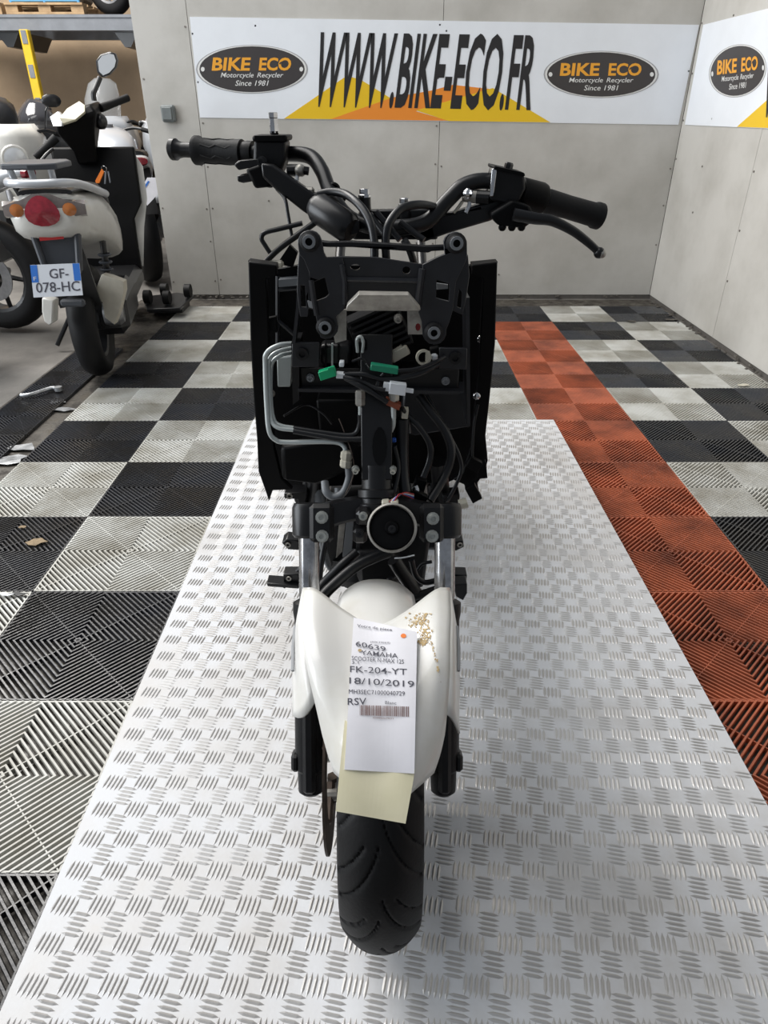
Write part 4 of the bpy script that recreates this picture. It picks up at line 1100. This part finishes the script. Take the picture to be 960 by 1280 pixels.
# rear bodywork as a loft
def ring(f, hw, z0, z1, cr=.35, lean=0.0):
    pts = []
    for k in range(16):
        a = 2 * pi * k / 16; ca, sa = cos(a), sin(a)
        x = hw * math.copysign(abs(ca) ** .7, ca); z = (z0 + z1) / 2 + (z1 - z0) / 2 * math.copysign(abs(sa) ** .7, sa)
        pts.append(L3(f, x + lean, z))
    return pts
MB().rings([ring(-.46, .085, .725, .80), ring(-.44, .125, .70, .835), ring(-.34, .155, .665, .855), ring(-.12, .165, .62, .845), ring(.15, .165, .56, .82), ring(.36, .16, .50, .74), ring(.5, .14, .46, .62)]).build('rear_body', 'scooter_white', wsc, 50)
MB().rings([ring(-.36, .10, .84, .865), ring(-.2, .13, .84, .875), ring(.1, .135, .81, .86), ring(.32, .13, .76, .81), ring(.5, .11, .70, .75)]).build('seat', 'bike_black', wsc, 50)
# tail lamp cluster
tl = MB().rings([[L3(-.462 + .02 * abs(u), u * .15 + .002, .805 - .008 * u * u + h * (.052 if abs(u) < .5 else .03 * (1.6 - abs(u)))) for h in (-1, -.5, .5, 1)] + [L3(-.42, u * .15, .80 + .03 * h) for h in (1, -1)] for u in (-1, -.75, -.5, -.2, 0, .2, .5, .75, 1)]).build('tail_lamp', 'lens_smoke', wsc, 40)
b = MB(); n = 18
rows = [[L3(-.468 - .012 * (1 - q), -.005 + .062 * q * cos(2 * pi * k / n) * (1 - .25 * sin(2 * pi * k / n)), .797 + .055 * q * sin(2 * pi * k / n)) for k in range(n)] for q in (.02, .4, .8, 1)]
b.rings(rows).build('stop_lens', 'lens_red', tl, 50)
for s_ in (-1, 1):
    b = MB(); rows = [[L3(-.462 - .008 * (1 - q), s_ * .095 + .026 * q * cos(2 * pi * k / 12), .800 + .024 * q * sin(2 * pi * k / 12)) for k in range(12)] for q in (.02, .6, 1)]
    b.rings(rows).build('indicator_lens', 'lens_amber', tl, 50)
# grab rail: dark rack plate on a pale frame
gr = MB().curve([L3(.15, -.15, .85), L3(-.25, -.14, .885), L3(-.40, -.11, .89), L3(-.44, 0, .89), L3(-.40, .10, .888), L3(-.27, .135, .868), L3(-.05, .15, .83), L3(.15, .15, .80)], .016, 10).build('grab_rail', 'silver_paint', wsc, 60)
MB().prism([L3(f, r, .935) for f, r in ((-.40, -.13), (-.43, -.03), (-.40, .07), (-.2, .09), (-.1, .06), (-.1, -.1), (-.2, -.14))], (0, 0, .022)).build('rack_plate', 'grey_plastic', wsc, bevel=.006)
for r in (-.1, -.03, .04):
    MB().tube([L3(-.36, r, .885), L3(-.38, r * 1.05, .94)], .013, 8).build('rack_post', 'silver_paint', wsc)
# plate holder and number plate
ph = MB().prism([L3(f, r, z) for f, r, z in ((-.40, -.09, .735), (-.40, .11, .735), (-.415, .085, .56), (-.415, -.065, .56))], fd * .03).build('plate_holder', 'grey_plastic', wsc, bevel=.006)
for s_ in (-1, 1):
    MB().tube([L3(-.405, .012 + s_ * .085, .73), L3(-.422, .012 + s_ * .062, .56)], .012, 8).build('holder_rib', 'grey_plastic', ph)
MB().rings([[L3(-.35 + .1 * t, r, .70 - .16 * t - abs(r) * .1) for r in (-.09, -.03, .03, .09)] + [L3(-.36 + .1 * t, r, .69 - .16 * t - abs(r) * .1) for r in (.09, .03, -.03, -.09)] for t in (0, .5, 1, 1.5, 2)]).build('inner_fender', 'bike_black', wsc, 40)
rf_ = MB().prism([L3(-.425, r, z) for r, z in ((-.045, .685), (.045, .69), (.045, .715), (-.045, .713))], -fd * .006).build('reflector', 'reflector_red', wsc)
Pc, Yp = (70, 341), 2.87
pq = [(42, 372), (103.5, 369), (99, 329), (37.5, 331.5)]
def pl_(px, py, d=0.0): return atY(px, py, Yp - d)
npl = MB().prism([pl_(*q) for q in pq], (0, .003, 0)).build('number_plate', 'plate_white', wsc, 0)
npl['label'] = 'white number plate with blue end bands'
def pmap(u0, v0, u1, v1, d):
    c = []
    for u, v in ((u0, v0), (u1, v0), (u1, v1), (u0, v1)):
        x = (pq[0][0] * (1 - u) + pq[1][0] * u) * (1 - v) + (pq[3][0] * (1 - u) + pq[2][0] * u) * v
        y = (pq[0][1] * (1 - u) + pq[1][1] * u) * (1 - v) + (pq[3][1] * (1 - u) + pq[2][1] * u) * v
        c.append((x, y))
    return quad(pl_, c, d)
for u0, u1 in ((0.0, .14), (.86, 1.0)):
    f = pmap(u0, .46, u1, 1.0, .001); MB().add([f(0, 0), f(1, 0), f(1, 1), f(0, 1)], [(0, 1, 2, 3)]).build('blue_band', 'plate_blue', npl, 0)
letters('GF-', 'plate_lettering', 'ink', npl, pmap(.37, .56, .76, .86, .0016), offset=.004)
letters('078-HC', 'plate_lettering', 'ink', npl, pmap(.07, .14, .96, .45, .0016), offset=.004)
letters('F', 'plate_lettering', 'plate_white', npl, pmap(.04, .52, .10, .64, .0024))
# mudguard lip, suspension, engine and covers
MB().tube([L3(.02, .10, .27), L3(-.03, .125, .62)], .014, 10).build('shock', 'bike_black', wsc, 60)
for k in range(8):
    z = .33 + .033 * k
    b = MB(); t = L3(.02 - .05 * (z - .27) / .35, .10 + .025 * (z - .27) / .35, z)
    b.lathe([(-.006, .026), (0, .031), (.006, .026), (0, .022), (-.006, .026)], t, (0, 0, 1), 14, close=True).build('shock_coil', 'grey_plastic', wsc, 60)
MB().rbox(L3(.25, .04, .28), (.26, .5, .2), .04, Matrix.Rotation(HD, 3, 'Z')).build('engine', 'bike_black', wsc)
MB().prism([atY(px, py, 3.22) for px, py in ((127, 343), (138, 346), (154, 352), (155, 364), (149, 390), (143, 406), (131, 397), (128, 378), (119, 372), (121, 358))], (0, .05, 0)).build('heat_guard', 'cream_plastic', wsc, bevel=.008)
MB().lathe([(0, .05), (.02, .055), (.07, .055), (.09, .04)], L3(0, .065, .29), rt, 20).build('wheel_nut_cover', 'bike_alloy', wsc)
MB().prism([atY(px, py, 2.98) for px, py in ((52, 372), (67, 376), (66, 404), (61, 407), (55, 402), (52, 390))], (0, .06, 0)).build('splash_guard', 'scooter_white', wsc, bevel=.006)
MB().rbox(L3(-.40, .02, .435), (.10, .03, .03), .008).build('plate_lamp', 'grey_plastic', wsc)
# floor well and leg shield
MB().rbox(L3(.68, 0, .30), (.34, .5, .12), .03, Matrix.Rotation(HD, 3, 'Z')).build('footboard', 'bike_black', wsc)
MB().rings([[L3(f, r, z) for r in (-.17, -.06, .06, .17)] + [L3(f + .05, r, z) for r in (.17, .06, -.06, -.17)] for f, z in ((.86, .30), (.86, .45), (.90, .60))] +
           [[L3(f, r, z) for r in (-.22, -.08, .08, .22)] + [L3(f + .06, r, z) for r in (.22, .08, -.08, -.22)] for f, z in ((.93, .68), (.97, .85), (1.02, .96))]).build('leg_shield', 'black_plastic', wsc, 40, bevel=.01)
MB().rings([[L3(f + .07 + .13 * (1 - (r / .25) ** 2), r * w_, z) for r in (-.25, -.2, -.1, 0, .1, .2, .25)] + [L3(f + .06, r * w_, z) for r in (.25, 0, -.25)] for f, z, w_ in ((.86, .34, .7), (.88, .55, .85), (.93, .70, 1), (.97, .86, 1.0), (1.0, .95, .8))]).build('front_fairing', 'scooter_white', wsc, 40)
MB().rings([[L3(1.20 + .24 * cos(a), r, .30 + .29 * sin(a)) for r in (-.07, 0, .07)] for a in [pi * (.05 + .8 * k / 8) for k in range(9)]], False).build('front_fender', 'scooter_white', wsc, 60, solid=.006)
# headset cowl
hp = lambda px, py, Y=4.28: atY(px, py, Y)
cowl = MB().rings([[hp(x, y, Y) for x, y, Y in r] for r in (
    ((98, 206, 4.24), (122, 204, 4.24), (124, 200, 4.42), (100, 200, 4.42)),
    ((92, 190, 4.20), (119, 188, 4.22), (122, 184, 4.42), (98, 184, 4.42)),
    ((72, 168, 4.12), (118, 160, 4.18), (126, 150, 4.42), (84, 156, 4.40)),
    ((70, 158, 4.10), (120, 140, 4.18), (128, 132, 4.42), (84, 146, 4.38)),
    ((76, 150, 4.12), (112, 130, 4.2), (124, 126, 4.42), (86, 138, 4.38)))]).build('headset_cowl', 'black_plastic', wsc, 30, bevel=.012)
dc = hp(92, 143, 4.14)
dr = [hp(75, 150, 4.10), hp(80, 157, 4.09), hp(95, 152, 4.1), hp(107, 142, 4.12), hp(107, 134, 4.16), hp(100, 129, 4.2), hp(85, 138, 4.2)]
MB().prism(dr, (0, -.006, .01)).build('dash', 'dash_beige', cowl, bevel=.002)
MB().prism([hp(62, 146, 4.1), hp(72, 139, 4.14), hp(79, 146, 4.12), hp(77, 158, 4.06), hp(66, 158, 4.06)], (0, .03, 0)).build('dash_cover', 'mirror_glass', cowl, bevel=.004)
for g in (((70, 172, 4.08), (58, 184, 4.05), (44, 197, 4.02)), ((126, 135, 4.36), (140, 130, 4.42), (160, 122, 4.5))):
    MB().tube([hp(*q) for q in g], [.022, .019, .019], 12).build('grip', 'rubber', wsc, 60)
MB().curve([hp(66, 186, 4.04), hp(58, 193, 4.0), hp(50, 203, 3.97)], .008, 6).build('lever', 'bike_black', wsc, 60)
MB().ball(hp(126, 152, 4.3), (.035, .04, .04), 12, 8).build('switch_pod', 'bike_black', wsc)
MB().curve([hp(118, 126, 4.3), hp(117, 117, 4.3), hp(121, 107, 4.32), hp(125, 97, 4.34)], [.014] * 19, 8).build('mirror_stem', 'bike_black', wsc, 60)
mo = [(119, 76), (125, 68), (136, 64.5), (143, 66), (146, 75), (144, 84), (136, 93), (127, 97), (121, 91)]
mr_ = MB().prism([hp(x, y, 4.32) for x, y in mo], (0, .035, 0)).build('mirror_shell', 'bike_black', wsc, bevel=.008)
mx, my = 132.5, 80
MB().prism([hp(mx + (x - mx) * .84 + 1, my + (y - my) * .84, 4.318) for x, y in mo], (0, .004, 0)).build('mirror_glass', 'mirror_glass', mr_)
kr = MB().lathe([(-.002, .014), (0, .0155), (.002, .014), (0, .0125), (-.002, .014)], hp(130, 211, 4.15), (0, 1, 0.2), 14, close=True).build('key_ring', 'chrome', wsc)
MB().prism([hp(x, y, 4.14) for x, y in ((127, 211), (130, 215), (124, 229), (120, 229), (119, 226))], (0, .008, 0)).build('key_tag', 'tag_orange', wsc, bevel=.001)
for q in (((131, 214), (130, 230), (132, 230), (133, 214)), ((134, 214), (137, 229), (138.5, 228), (136, 214))):
    MB().prism([hp(x, y, 4.14) for x, y in q], (0, .003, 0)).build('key', 'chrome', wsc)
MB().tube([L3(.55, -.12, .3), L3(.5, -.3, .015)], .012, 8).build('side_stand', 'bike_black', wsc)

# ================================================================== parked motorcycles behind
def motorcycle(loc, head, label, tank='bike_black', tail='bike_black', seat='bike_black', screen=None, fairing=None, case=None, tail_lamp=True, R=.30, scale=1.0, mirrors=True, bars='bike_black', bw=.36):
    """head: direction the bike points, degrees anticlockwise from +x"""
    t = thing('motorcycle', loc, label, 'motorcycle', rz=radians(head))
    K = dict(parent=t, world=False)
    S = scale
    V = lambda x, y, z: Vector((x, y, z)) * S
    def B(): return MB()
    wb = 1.38
    for x, nm in ((0, 'rear_tyre'), (wb, 'front_tyre')):
        hw = .075 if x == 0 else .056
        wheel(B(), V(x, 0, R), (0, 1, 0), R * S, hw * S, .205 * S, 32).build(nm, 'rubber', smooth=50, **K)
        r_ = rimmesh(B(), V(x, 0, R), (0, 1, 0), .207 * S, hw * S, 24).build('wheel_rim', 'bike_black', smooth=40, **K)
        b = B(); 
        b.lathe([(-.003, .135), (.003, .135), (.003, .075), (-.003, .075), (-.003, .135)], V(x, .07, R), (0, 1, 0), 24, close=True)
        b.build('brake_disc', 'bike_alloy', r_, world=False)
    for s_ in (-1, 1):
        B().tube([V(0, s_ * .11, R), V(.5, s_ * .10, .40)], [.022, .028], 8).build('swingarm', 'bike_alloy', smooth=60, **K)
        B().tube([V(wb, s_ * .085, R), V(wb - .19, s_ * .085, .80)], [.024, .020], 10).build('fork_leg', 'bike_alloy', smooth=60, **K)
        B().curve([V(.45, s_ * .12, .38), V(.55, s_ * .14, .62), V(.9, s_ * .12, .78), V(wb - .2, s_ * .04, .82)], .02, 8).build('frame_spar', 'bike_black', smooth=60, **K)
        B().tube([V(.44, s_ * .13, .36), V(.40, s_ * .24, .34)], .012, 6).build('foot_peg', 'bike_alloy', **K)
    B().rbox(V(.72, 0, .40), (.46 * S, .34 * S, .34 * S), .04).build('engine', 'bike_black', **K)
    for s_ in (-1, 1): B().lathe([(0, .10), (.03, .10), (.04, .08)], V(.66, s_ * .165, .36), (0, s_, 0), 16).build('crank_cover', 'bike_alloy', **K)
    def rg(x, hw, z0, z1, n=14):
        return [V(x, hw * math.copysign(abs(cos(a)) ** .75, cos(a)), (z0 + z1) / 2 + (z1 - z0) / 2 * math.copysign(abs(sin(a)) ** .75, sin(a))) for a in [2 * pi * k / n for k in range(n)]]
    tk = B().rings([rg(.52, .08, .78, .86), rg(.60, .14, .74, .94), rg(.78, .19, .70, 1.02), rg(.98, .19, .72, 1.04), rg(1.10, .13, .78, .99), rg(1.14, .06, .82, .92)]).build('fuel_tank', tank, smooth=50, **K)
    B().cyl(V(.92, 0, 1.03), V(.92, 0, 1.05), .045, n=14).build('fuel_cap', 'bike_alloy', tk, world=False)
    B().rings([rg(.60, .12, .78, .83), rg(.4, .15, .76, .83), rg(.15, .14, .78, .87), rg(-.08, .11, .83, .91), rg(-.14, .07, .85, .90)]).build('seat', seat, smooth=50, **K)
    tb = B().rings([rg(.42, .15, .64, .76), rg(.12, .15, .66, .79), rg(-.12, .12, .74, .85), rg(-.30, .075, .80, .88), rg(-.34, .04, .82, .87)]).build('tail_cowl', tail, smooth=50, **K)
    if tail_lamp:
        B().rings([rg(-.33, .055, .815, .87), rg(-.355, .05, .825, .865)]).build('tail_lamp', 'lens_red', tb, world=False)
    B().prism([V(-.28, -.07, .80), V(-.28, .07, .80), V(-.40, .06, .52), V(-.40, -.06, .52)], V(.015, 0, 0)).build('rear_fender', 'bike_black', **K)
    B().rings([[V(wb - .02 + (R + .025) * cos(a), y, R + (R + .025) * sin(a)) for y in (-.07, -.04, .04, .07)] for a in [pi * (.1 + .7 * k / 8) for k in range(9)]], False).build('front_fender', fairing or tank, smooth=60, solid=.006, **K)
    B().curve([V(.90, .16, .30), V(.7, -.14, .22), V(.3, -.17, .30)], .022, 10).build('exhaust_pipe', 'bike_alloy', smooth=60, **K)
    mu = B().tube([V(.34, -.17, .30), V(.28, -.175, .32), V(-.18, -.19, .50), V(-.2, -.19, .505)], [.03, .055, .06, .045], 14).build('muffler', 'bike_alloy', smooth=50, **K)
    hb_ = B().curve([V(1.02, -bw, .99), V(1.12, -.24, 1.02), V(1.16, -.1, .99), V(1.17, 0, .98), V(1.16, .1, .99), V(1.12, .24, 1.02), V(1.02, bw, .99)], .012, 8).build('handlebar', bars, smooth=60, **K)
    for s_ in (-1, 1):
        B().tube([V(1.02, s_ * bw, .99), V(1.07, s_ * (bw - .07), 1.01)], .018, 10).build('grip', 'rubber', hb_, world=False)
        if mirrors:
            B().tube([V(1.10, s_ * .25, 1.02), V(1.13, s_ * .28, 1.14), V(1.12, s_ * .31, 1.18)], .007, 6).build('mirror_stem', 'bike_black', hb_, world=False)
            B().ball(V(1.12, s_ * .33, 1.20), (.015, .065, .042), 12, 8).build('mirror', 'bike_black', hb_, world=False)
    hl_ = B().lathe([(-.10, .05), (-.03, .085), (.03, .09), (.04, .082)], V(1.30, 0, .86), (1, 0, -.1), 18).build('headlight', fairing or 'bike_black', **K)
    B().lathe([(.035, .08), (.05, .05), (.055, 0)], V(1.30, 0, .86), (1, 0, -.1), 18).build('lens', 'mirror_glass', hl_, world=False)
    if fairing:
        B().rings([[V(x + .22 * (1 - (y / w_) ** 2), y, z) for y in [w_ * k / 5 for k in range(-5, 6)]] for x, z, w_ in ((1.02, .52, .16), (1.06, .66, .23), (1.1, .82, .26), (1.12, .98, .24), (1.08, 1.06, .19))], False).build('fairing', fairing, smooth=60, solid=.008, **K)
    if screen:
        h_ = 1.36 if screen == 'clear_screen' else 1.24
        B().rings([[V(x + .12 * (1 - (y / w_) ** 2), y, z) for y in [w_ * k / 4 for k in range(-4, 5)]] for x, z, w_ in ((1.17, 1.02, .16), (1.12, (1.02 + h_) / 2, .165), (1.05, h_ - .04, .13), (1.03, h_, .07))], False).build('windscreen', screen, smooth=60, solid=.004, **K)
    if case:
        cs = B().rings([rg(-.48, .14, .98, 1.14), rg(-.44, .2, .95, 1.22), rg(-.2, .22, .94, 1.26), rg(-.06, .2, .95, 1.2), rg(-.03, .15, .98, 1.12)]).build('top_case', case, smooth=50, **K)
        B().rbox(V(-.25, 0, .92), (.3, .2, .03), .008).build('case_rack', 'bike_alloy', cs, world=False)
    B().tube([V(.5, .14, .3), V(.42, .30, .012)], .012, 8).build('side_stand', 'bike_black', smooth=60, **K)
    return t
motorcycle((-2.25, 4.16, 0), 172, 'dark motorcycle with a pale blue tail, its rear wheel left of the white scooter', tank='blue_paint', tail='silver_paint', R=.31)
motorcycle((-2.19, 3.40, 0), 184, 'motorcycle at the very left edge, showing only its black rear tyre', R=.285)
m3 = motorcycle((-1.80, 5.50, 0), 117, 'silver motorcycle behind the white scooter, red tail and paper by the metal wall', tank='silver_paint', tail='silver_paint', R=.30, mirrors=False)
motorcycle((-3.16, 6.38, 0), 300, 'white faired motorcycle with mirrors and a black top case, front towards the white scooter', tank='bike_black', tail='blue_paint', fairing='scooter_white', case='bike_black')
motorcycle((-2.70, 8.85, 0), 270, bw=.29, label= 'pale touring motorcycle with a clear windscreen just right of the scooter mirror', tank='scooter_white', tail='silver_paint', fairing='silver_paint', screen='clear_screen', mirrors=False, scale=1.04)
motorcycle((-2.03, 8.60, 0), 270, bw=.29, label= 'silver motorcycle with a red tail and tall clear windscreen beside the metal wall edge', tank='scooter_white', tail='red_paint', fairing='silver_paint', screen='clear_screen', bars='chrome', scale=1.04, mirrors=False)
motorcycle((-3.22, 8.45, 0), 270, mirrors=False, bw=.29, label= 'black motorcycle with a dark screen standing beside the yellow post', tank='bike_black', fairing='bike_black', screen='smoke_screen')
# paper hanging on the silver motorcycle
pc_ = [atY(x, y, 5.04) for x, y in ((175, 238), (184, 222), (194, 222), (201, 234), (199, 241), (184, 257))]
pt = thing('hanging_paper', tuple(pc_[-1]), 'creased white and blue paper tag on the silver motorcycle by the wall', 'paper')
MB().prism(pc_, (0, .002, 0)).build('sheet', 'paper', pt, 0)
MB().prism([atY(x, y, 5.036) for x, y in ((178, 236), (185, 226), (187, 227), (180, 238))], (0, .001, 0)).build('blue_print', 'plate_blue', pt, 0)

# ================================================================== pallet rack against the far wall
RYk = 8.25
zb, zt = atY(60, 38, RYk).z, atY(60, 18, RYk).z
rk = thing('pallet_rack', (-4, RYk, 0), 'grey steel pallet rack beam spanning above the parked motorcycles', 'rack')
MB().box((-4.0, RYk + .03, (zb + zt) / 2), (7.0, .06, zt - zb)).build('front_beam', 'rack_grey', rk, 0)
MB().box((-4.0, RYk + .03, zt - .012), (7.0, .075, .024)).build('beam_lip', 'rack_grey', rk, 0)
MB().box((-4.0, RYk + 1.03, (zb + zt) / 2), (7.0, .06, zt - zb)).build('rear_beam', 'rack_grey', rk, 0)
for x in (-7.4, -5.6, -.9):
    for dy in (.09, 1.0):
        MB().box((x, RYk + dy, 1.5), (.09, .07, 3.0)).build('upright', 'rack_grey', rk, 0)
for px in (10, 158):
    q = atY(px, 45, RYk + .1)
    MB().prism([(q.x - .12, RYk + .1, zb), (q.x + .12, RYk + .1, zb), (q.x + .03, RYk + .1, zb - .13), (q.x - .03, RYk + .1, zb - .13)], (0, .8, 0)).build('shelf_support', 'bike_black', rk, 0)
pst = atY(28, 38, RYk - .12)
yp = thing('yellow_post', (pst.x, RYk - .12, 0), 'yellow guard post with grey slots standing under the rack beam', 'post')
MB().rbox((pst.x + .02, RYk - .12, zb / 2), (.085, .07, zb - .01), .006).build('post', 'rack_yellow', yp)
for py in (46, 89, 130):
    q = atY(30 + (py - 40) * .225, py, RYk - .16)
    MB().box((pst.x + .02, RYk - .157, q.z), (.05, .006, .11)).build('slot_plate', 'rack_grey', yp, 0)
def pallet(x, wd, label):
    t = thing('wooden_pallet', (x, RYk + .45, zt), label, 'pallet', 'pallets on the rack')
    z0 = zt + .002
    for y in (0, .4, .8):
        for xx in (-.5, 0, .5): MB().box((x + xx * (wd - .12), RYk + .06 + y, z0 + .047), (.12, .10, .055)).build('block', 'wood', t, 0)
        MB().box((x, RYk + .06 + y, z0 + .01), (wd, .10, .018)).build('runner', 'wood', t, 0)
    for k in range(6): MB().box((x, RYk + .06 + .16 * k, z0 + .084), (wd, .13, .018)).build('deck_board', 'wood', t, 0)
    return z0 + .094
zp = pallet(-3.31, .76, 'wooden pallet on the rack beam next to the standing tyre')
pallet(-4.14, .82, 'wooden pallet cut by the left picture edge on the rack beam')
ty = thing('spare_tyre', (-2.72, RYk + .2, zt), 'dark tyre standing on the rack beam next to the metal wall', 'tyre')
wheel(MB(), (-2.70, RYk + .22, zt + .305), (.5, 1, 0), .30, .06, .2).build('tread', 'rubber', ty, 50)
rimmesh(MB(), (-2.70, RYk + .22, zt + .305), (.5, 1, 0), .2, .06).build('wheel_rim', 'bike_alloy', ty)
cg = thing('blue_cage', (-3.31, RYk + .4, zp), 'blue steel cage full of parts on the pallet beside the tyre', 'cage')
for dx_ in (-.33, .0, .33):
    for dy in (.05, .7): MB().tube([(-3.31 + dx_, RYk + dy, zp), (-3.31 + dx_, RYk + dy, zp + .6)], .014, 8).build('cage_post', 'cage_blue', cg)
for z in (.02, .58):
    for dy in (.05, .7): MB().tube([(-3.64, RYk + dy, zp + z), (-2.98, RYk + dy, zp + z)], .012, 8).build('cage_rail', 'cage_blue', cg)
for k in range(3):
    MB().rbox((-3.53 + .22 * k, RYk + .38, zp + .12), (.19, .3, .2), .03).build('engine_part', ('bike_alloy', 'bike_black', 'grey_plastic')[k], cg)

# ================================================================== small things on the floor
dq = [atZ(x, y, .045) for x, y in ((178, 374), (222, 369), (243, 372), (226, 388), (184, 390))]
dl = thing('moving_dolly', (dq[3].x - .1, dq[3].y + .1, 0), 'black moving dolly lying upturned, castors up, at the foot of the wall', 'dolly')
MB().prism(dq, (0, 0, .018)).build('board', 'bike_black', dl, bevel=.004)
MB().box((sum(q.x for q in dq) / 5, sum(q.y for q in dq) / 5, .0225), (.22, .2, .04)).build('block', 'bike_black', dl)
for px, py in ((186, 380), (210, 381), (207, 371), (236, 372)):
    c = atZ(px, py, .065)
    cs = MB().cyl(c + Vector((-.02, 0, .045)), c + Vector((.02, 0, .045)), .042, n=18).build('castor', 'rubber', dl)
    MB().tube([c, c + Vector((0, 0, .045))], .014, 8).build('castor_fork', 'grey_plastic', cs)
lv_pts = [atZ(x, y, .012) for x, y in ((26, 494), (34, 494), (46, 491), (58, 487), (67, 485), (73, 486))]
t = thing('broken_lever', tuple(lv_pts[2] - Vector((0, 0, .012))), 'silver brake lever lying on the dark edge tiles', 'lever')
MB().tube(smooth_path(lv_pts, 4), .010, 8).build('lever_blade', 'silver_and_sheen', t, 60)
MB().cyl(lv_pts[-1] + Vector((0, 0, -.008)), lv_pts[-1] + Vector((0, 0, .01)), .018, n=12).build('lever_eye', 'silver_and_sheen', t)
# silver patches standing in for reflections on the wet joint beside the tiles
def scrap(px, py, r, m, name, label, cat, z=.003, sq=.6):
    c = atZ(px, py, z); b = MB(); n = 9
    top = []; 
    for k in range(n):
        a = 2 * pi * k / n; q = r * random.uniform(.55, 1.1)
        top.append(c + Vector((q * cos(a), q * sq * sin(a), random.uniform(0, .004))))
    b.prism(top, (0, 0, .0015)); return tag(b.build(name, m, None, 0), label, cat)
for px, py, r, lb in ((70, 503, .045, 'silver patch imitating wet floor reflection, nearest the broken lever'), (81, 512, .06, 'silver patch imitating wet floor reflection between lever and tiles, second from the lever'), (82, 494, .03, 'small silver patch imitating wet floor reflection right of the lever'),
                      (30, 560, .07, 'large silver patch imitating wet floor reflection in the joint at the left edge'), (12, 575, .08, 'largest silver patch imitating wet floor reflection, touching the left picture edge')):
    scrap(px, py, r, 'silver_and_sheen', 'wet_sheen_patch', lb, 'scrap', z=-.012)
scrap(46, 678, .035, 'leaf', 'dry_leaf', 'curled brown dry leaf on the wet dark tile at left', 'leaf')
scrap(28, 660, .014, 'leaf', 'leaf_scrap', 'small brown leaf scrap above the dry leaf', 'leaf')
scrap(10, 744, .03, 'plug_white', 'tape_scrap', 'white torn tape scrap by the left picture edge', 'scrap', sq=.3)
scrap(24, 743, .022, 'tape_black', 'tape_scrap', 'black tape scrap beside the white tape at the left edge', 'scrap', sq=.5)
for px, py, r, lb in ((790, 402, .04, 'dark clump of dirt on the tiles near the right wall corner'), (838, 400, .05, 'dark clump of dirt against the right wall'), (650, 374, .05, 'brown dirt clump at the foot of the back wall'), (930, 482, .035, 'pale scrap of paper on the tiles by the right wall')):
    scrap(px, py, r, 'grime' if 'dirt' in lb else 'plug_cream', 'floor_scrap', lb, 'scrap')

for o in bpy.data.objects:
    if '_base' in o: del o['_base']
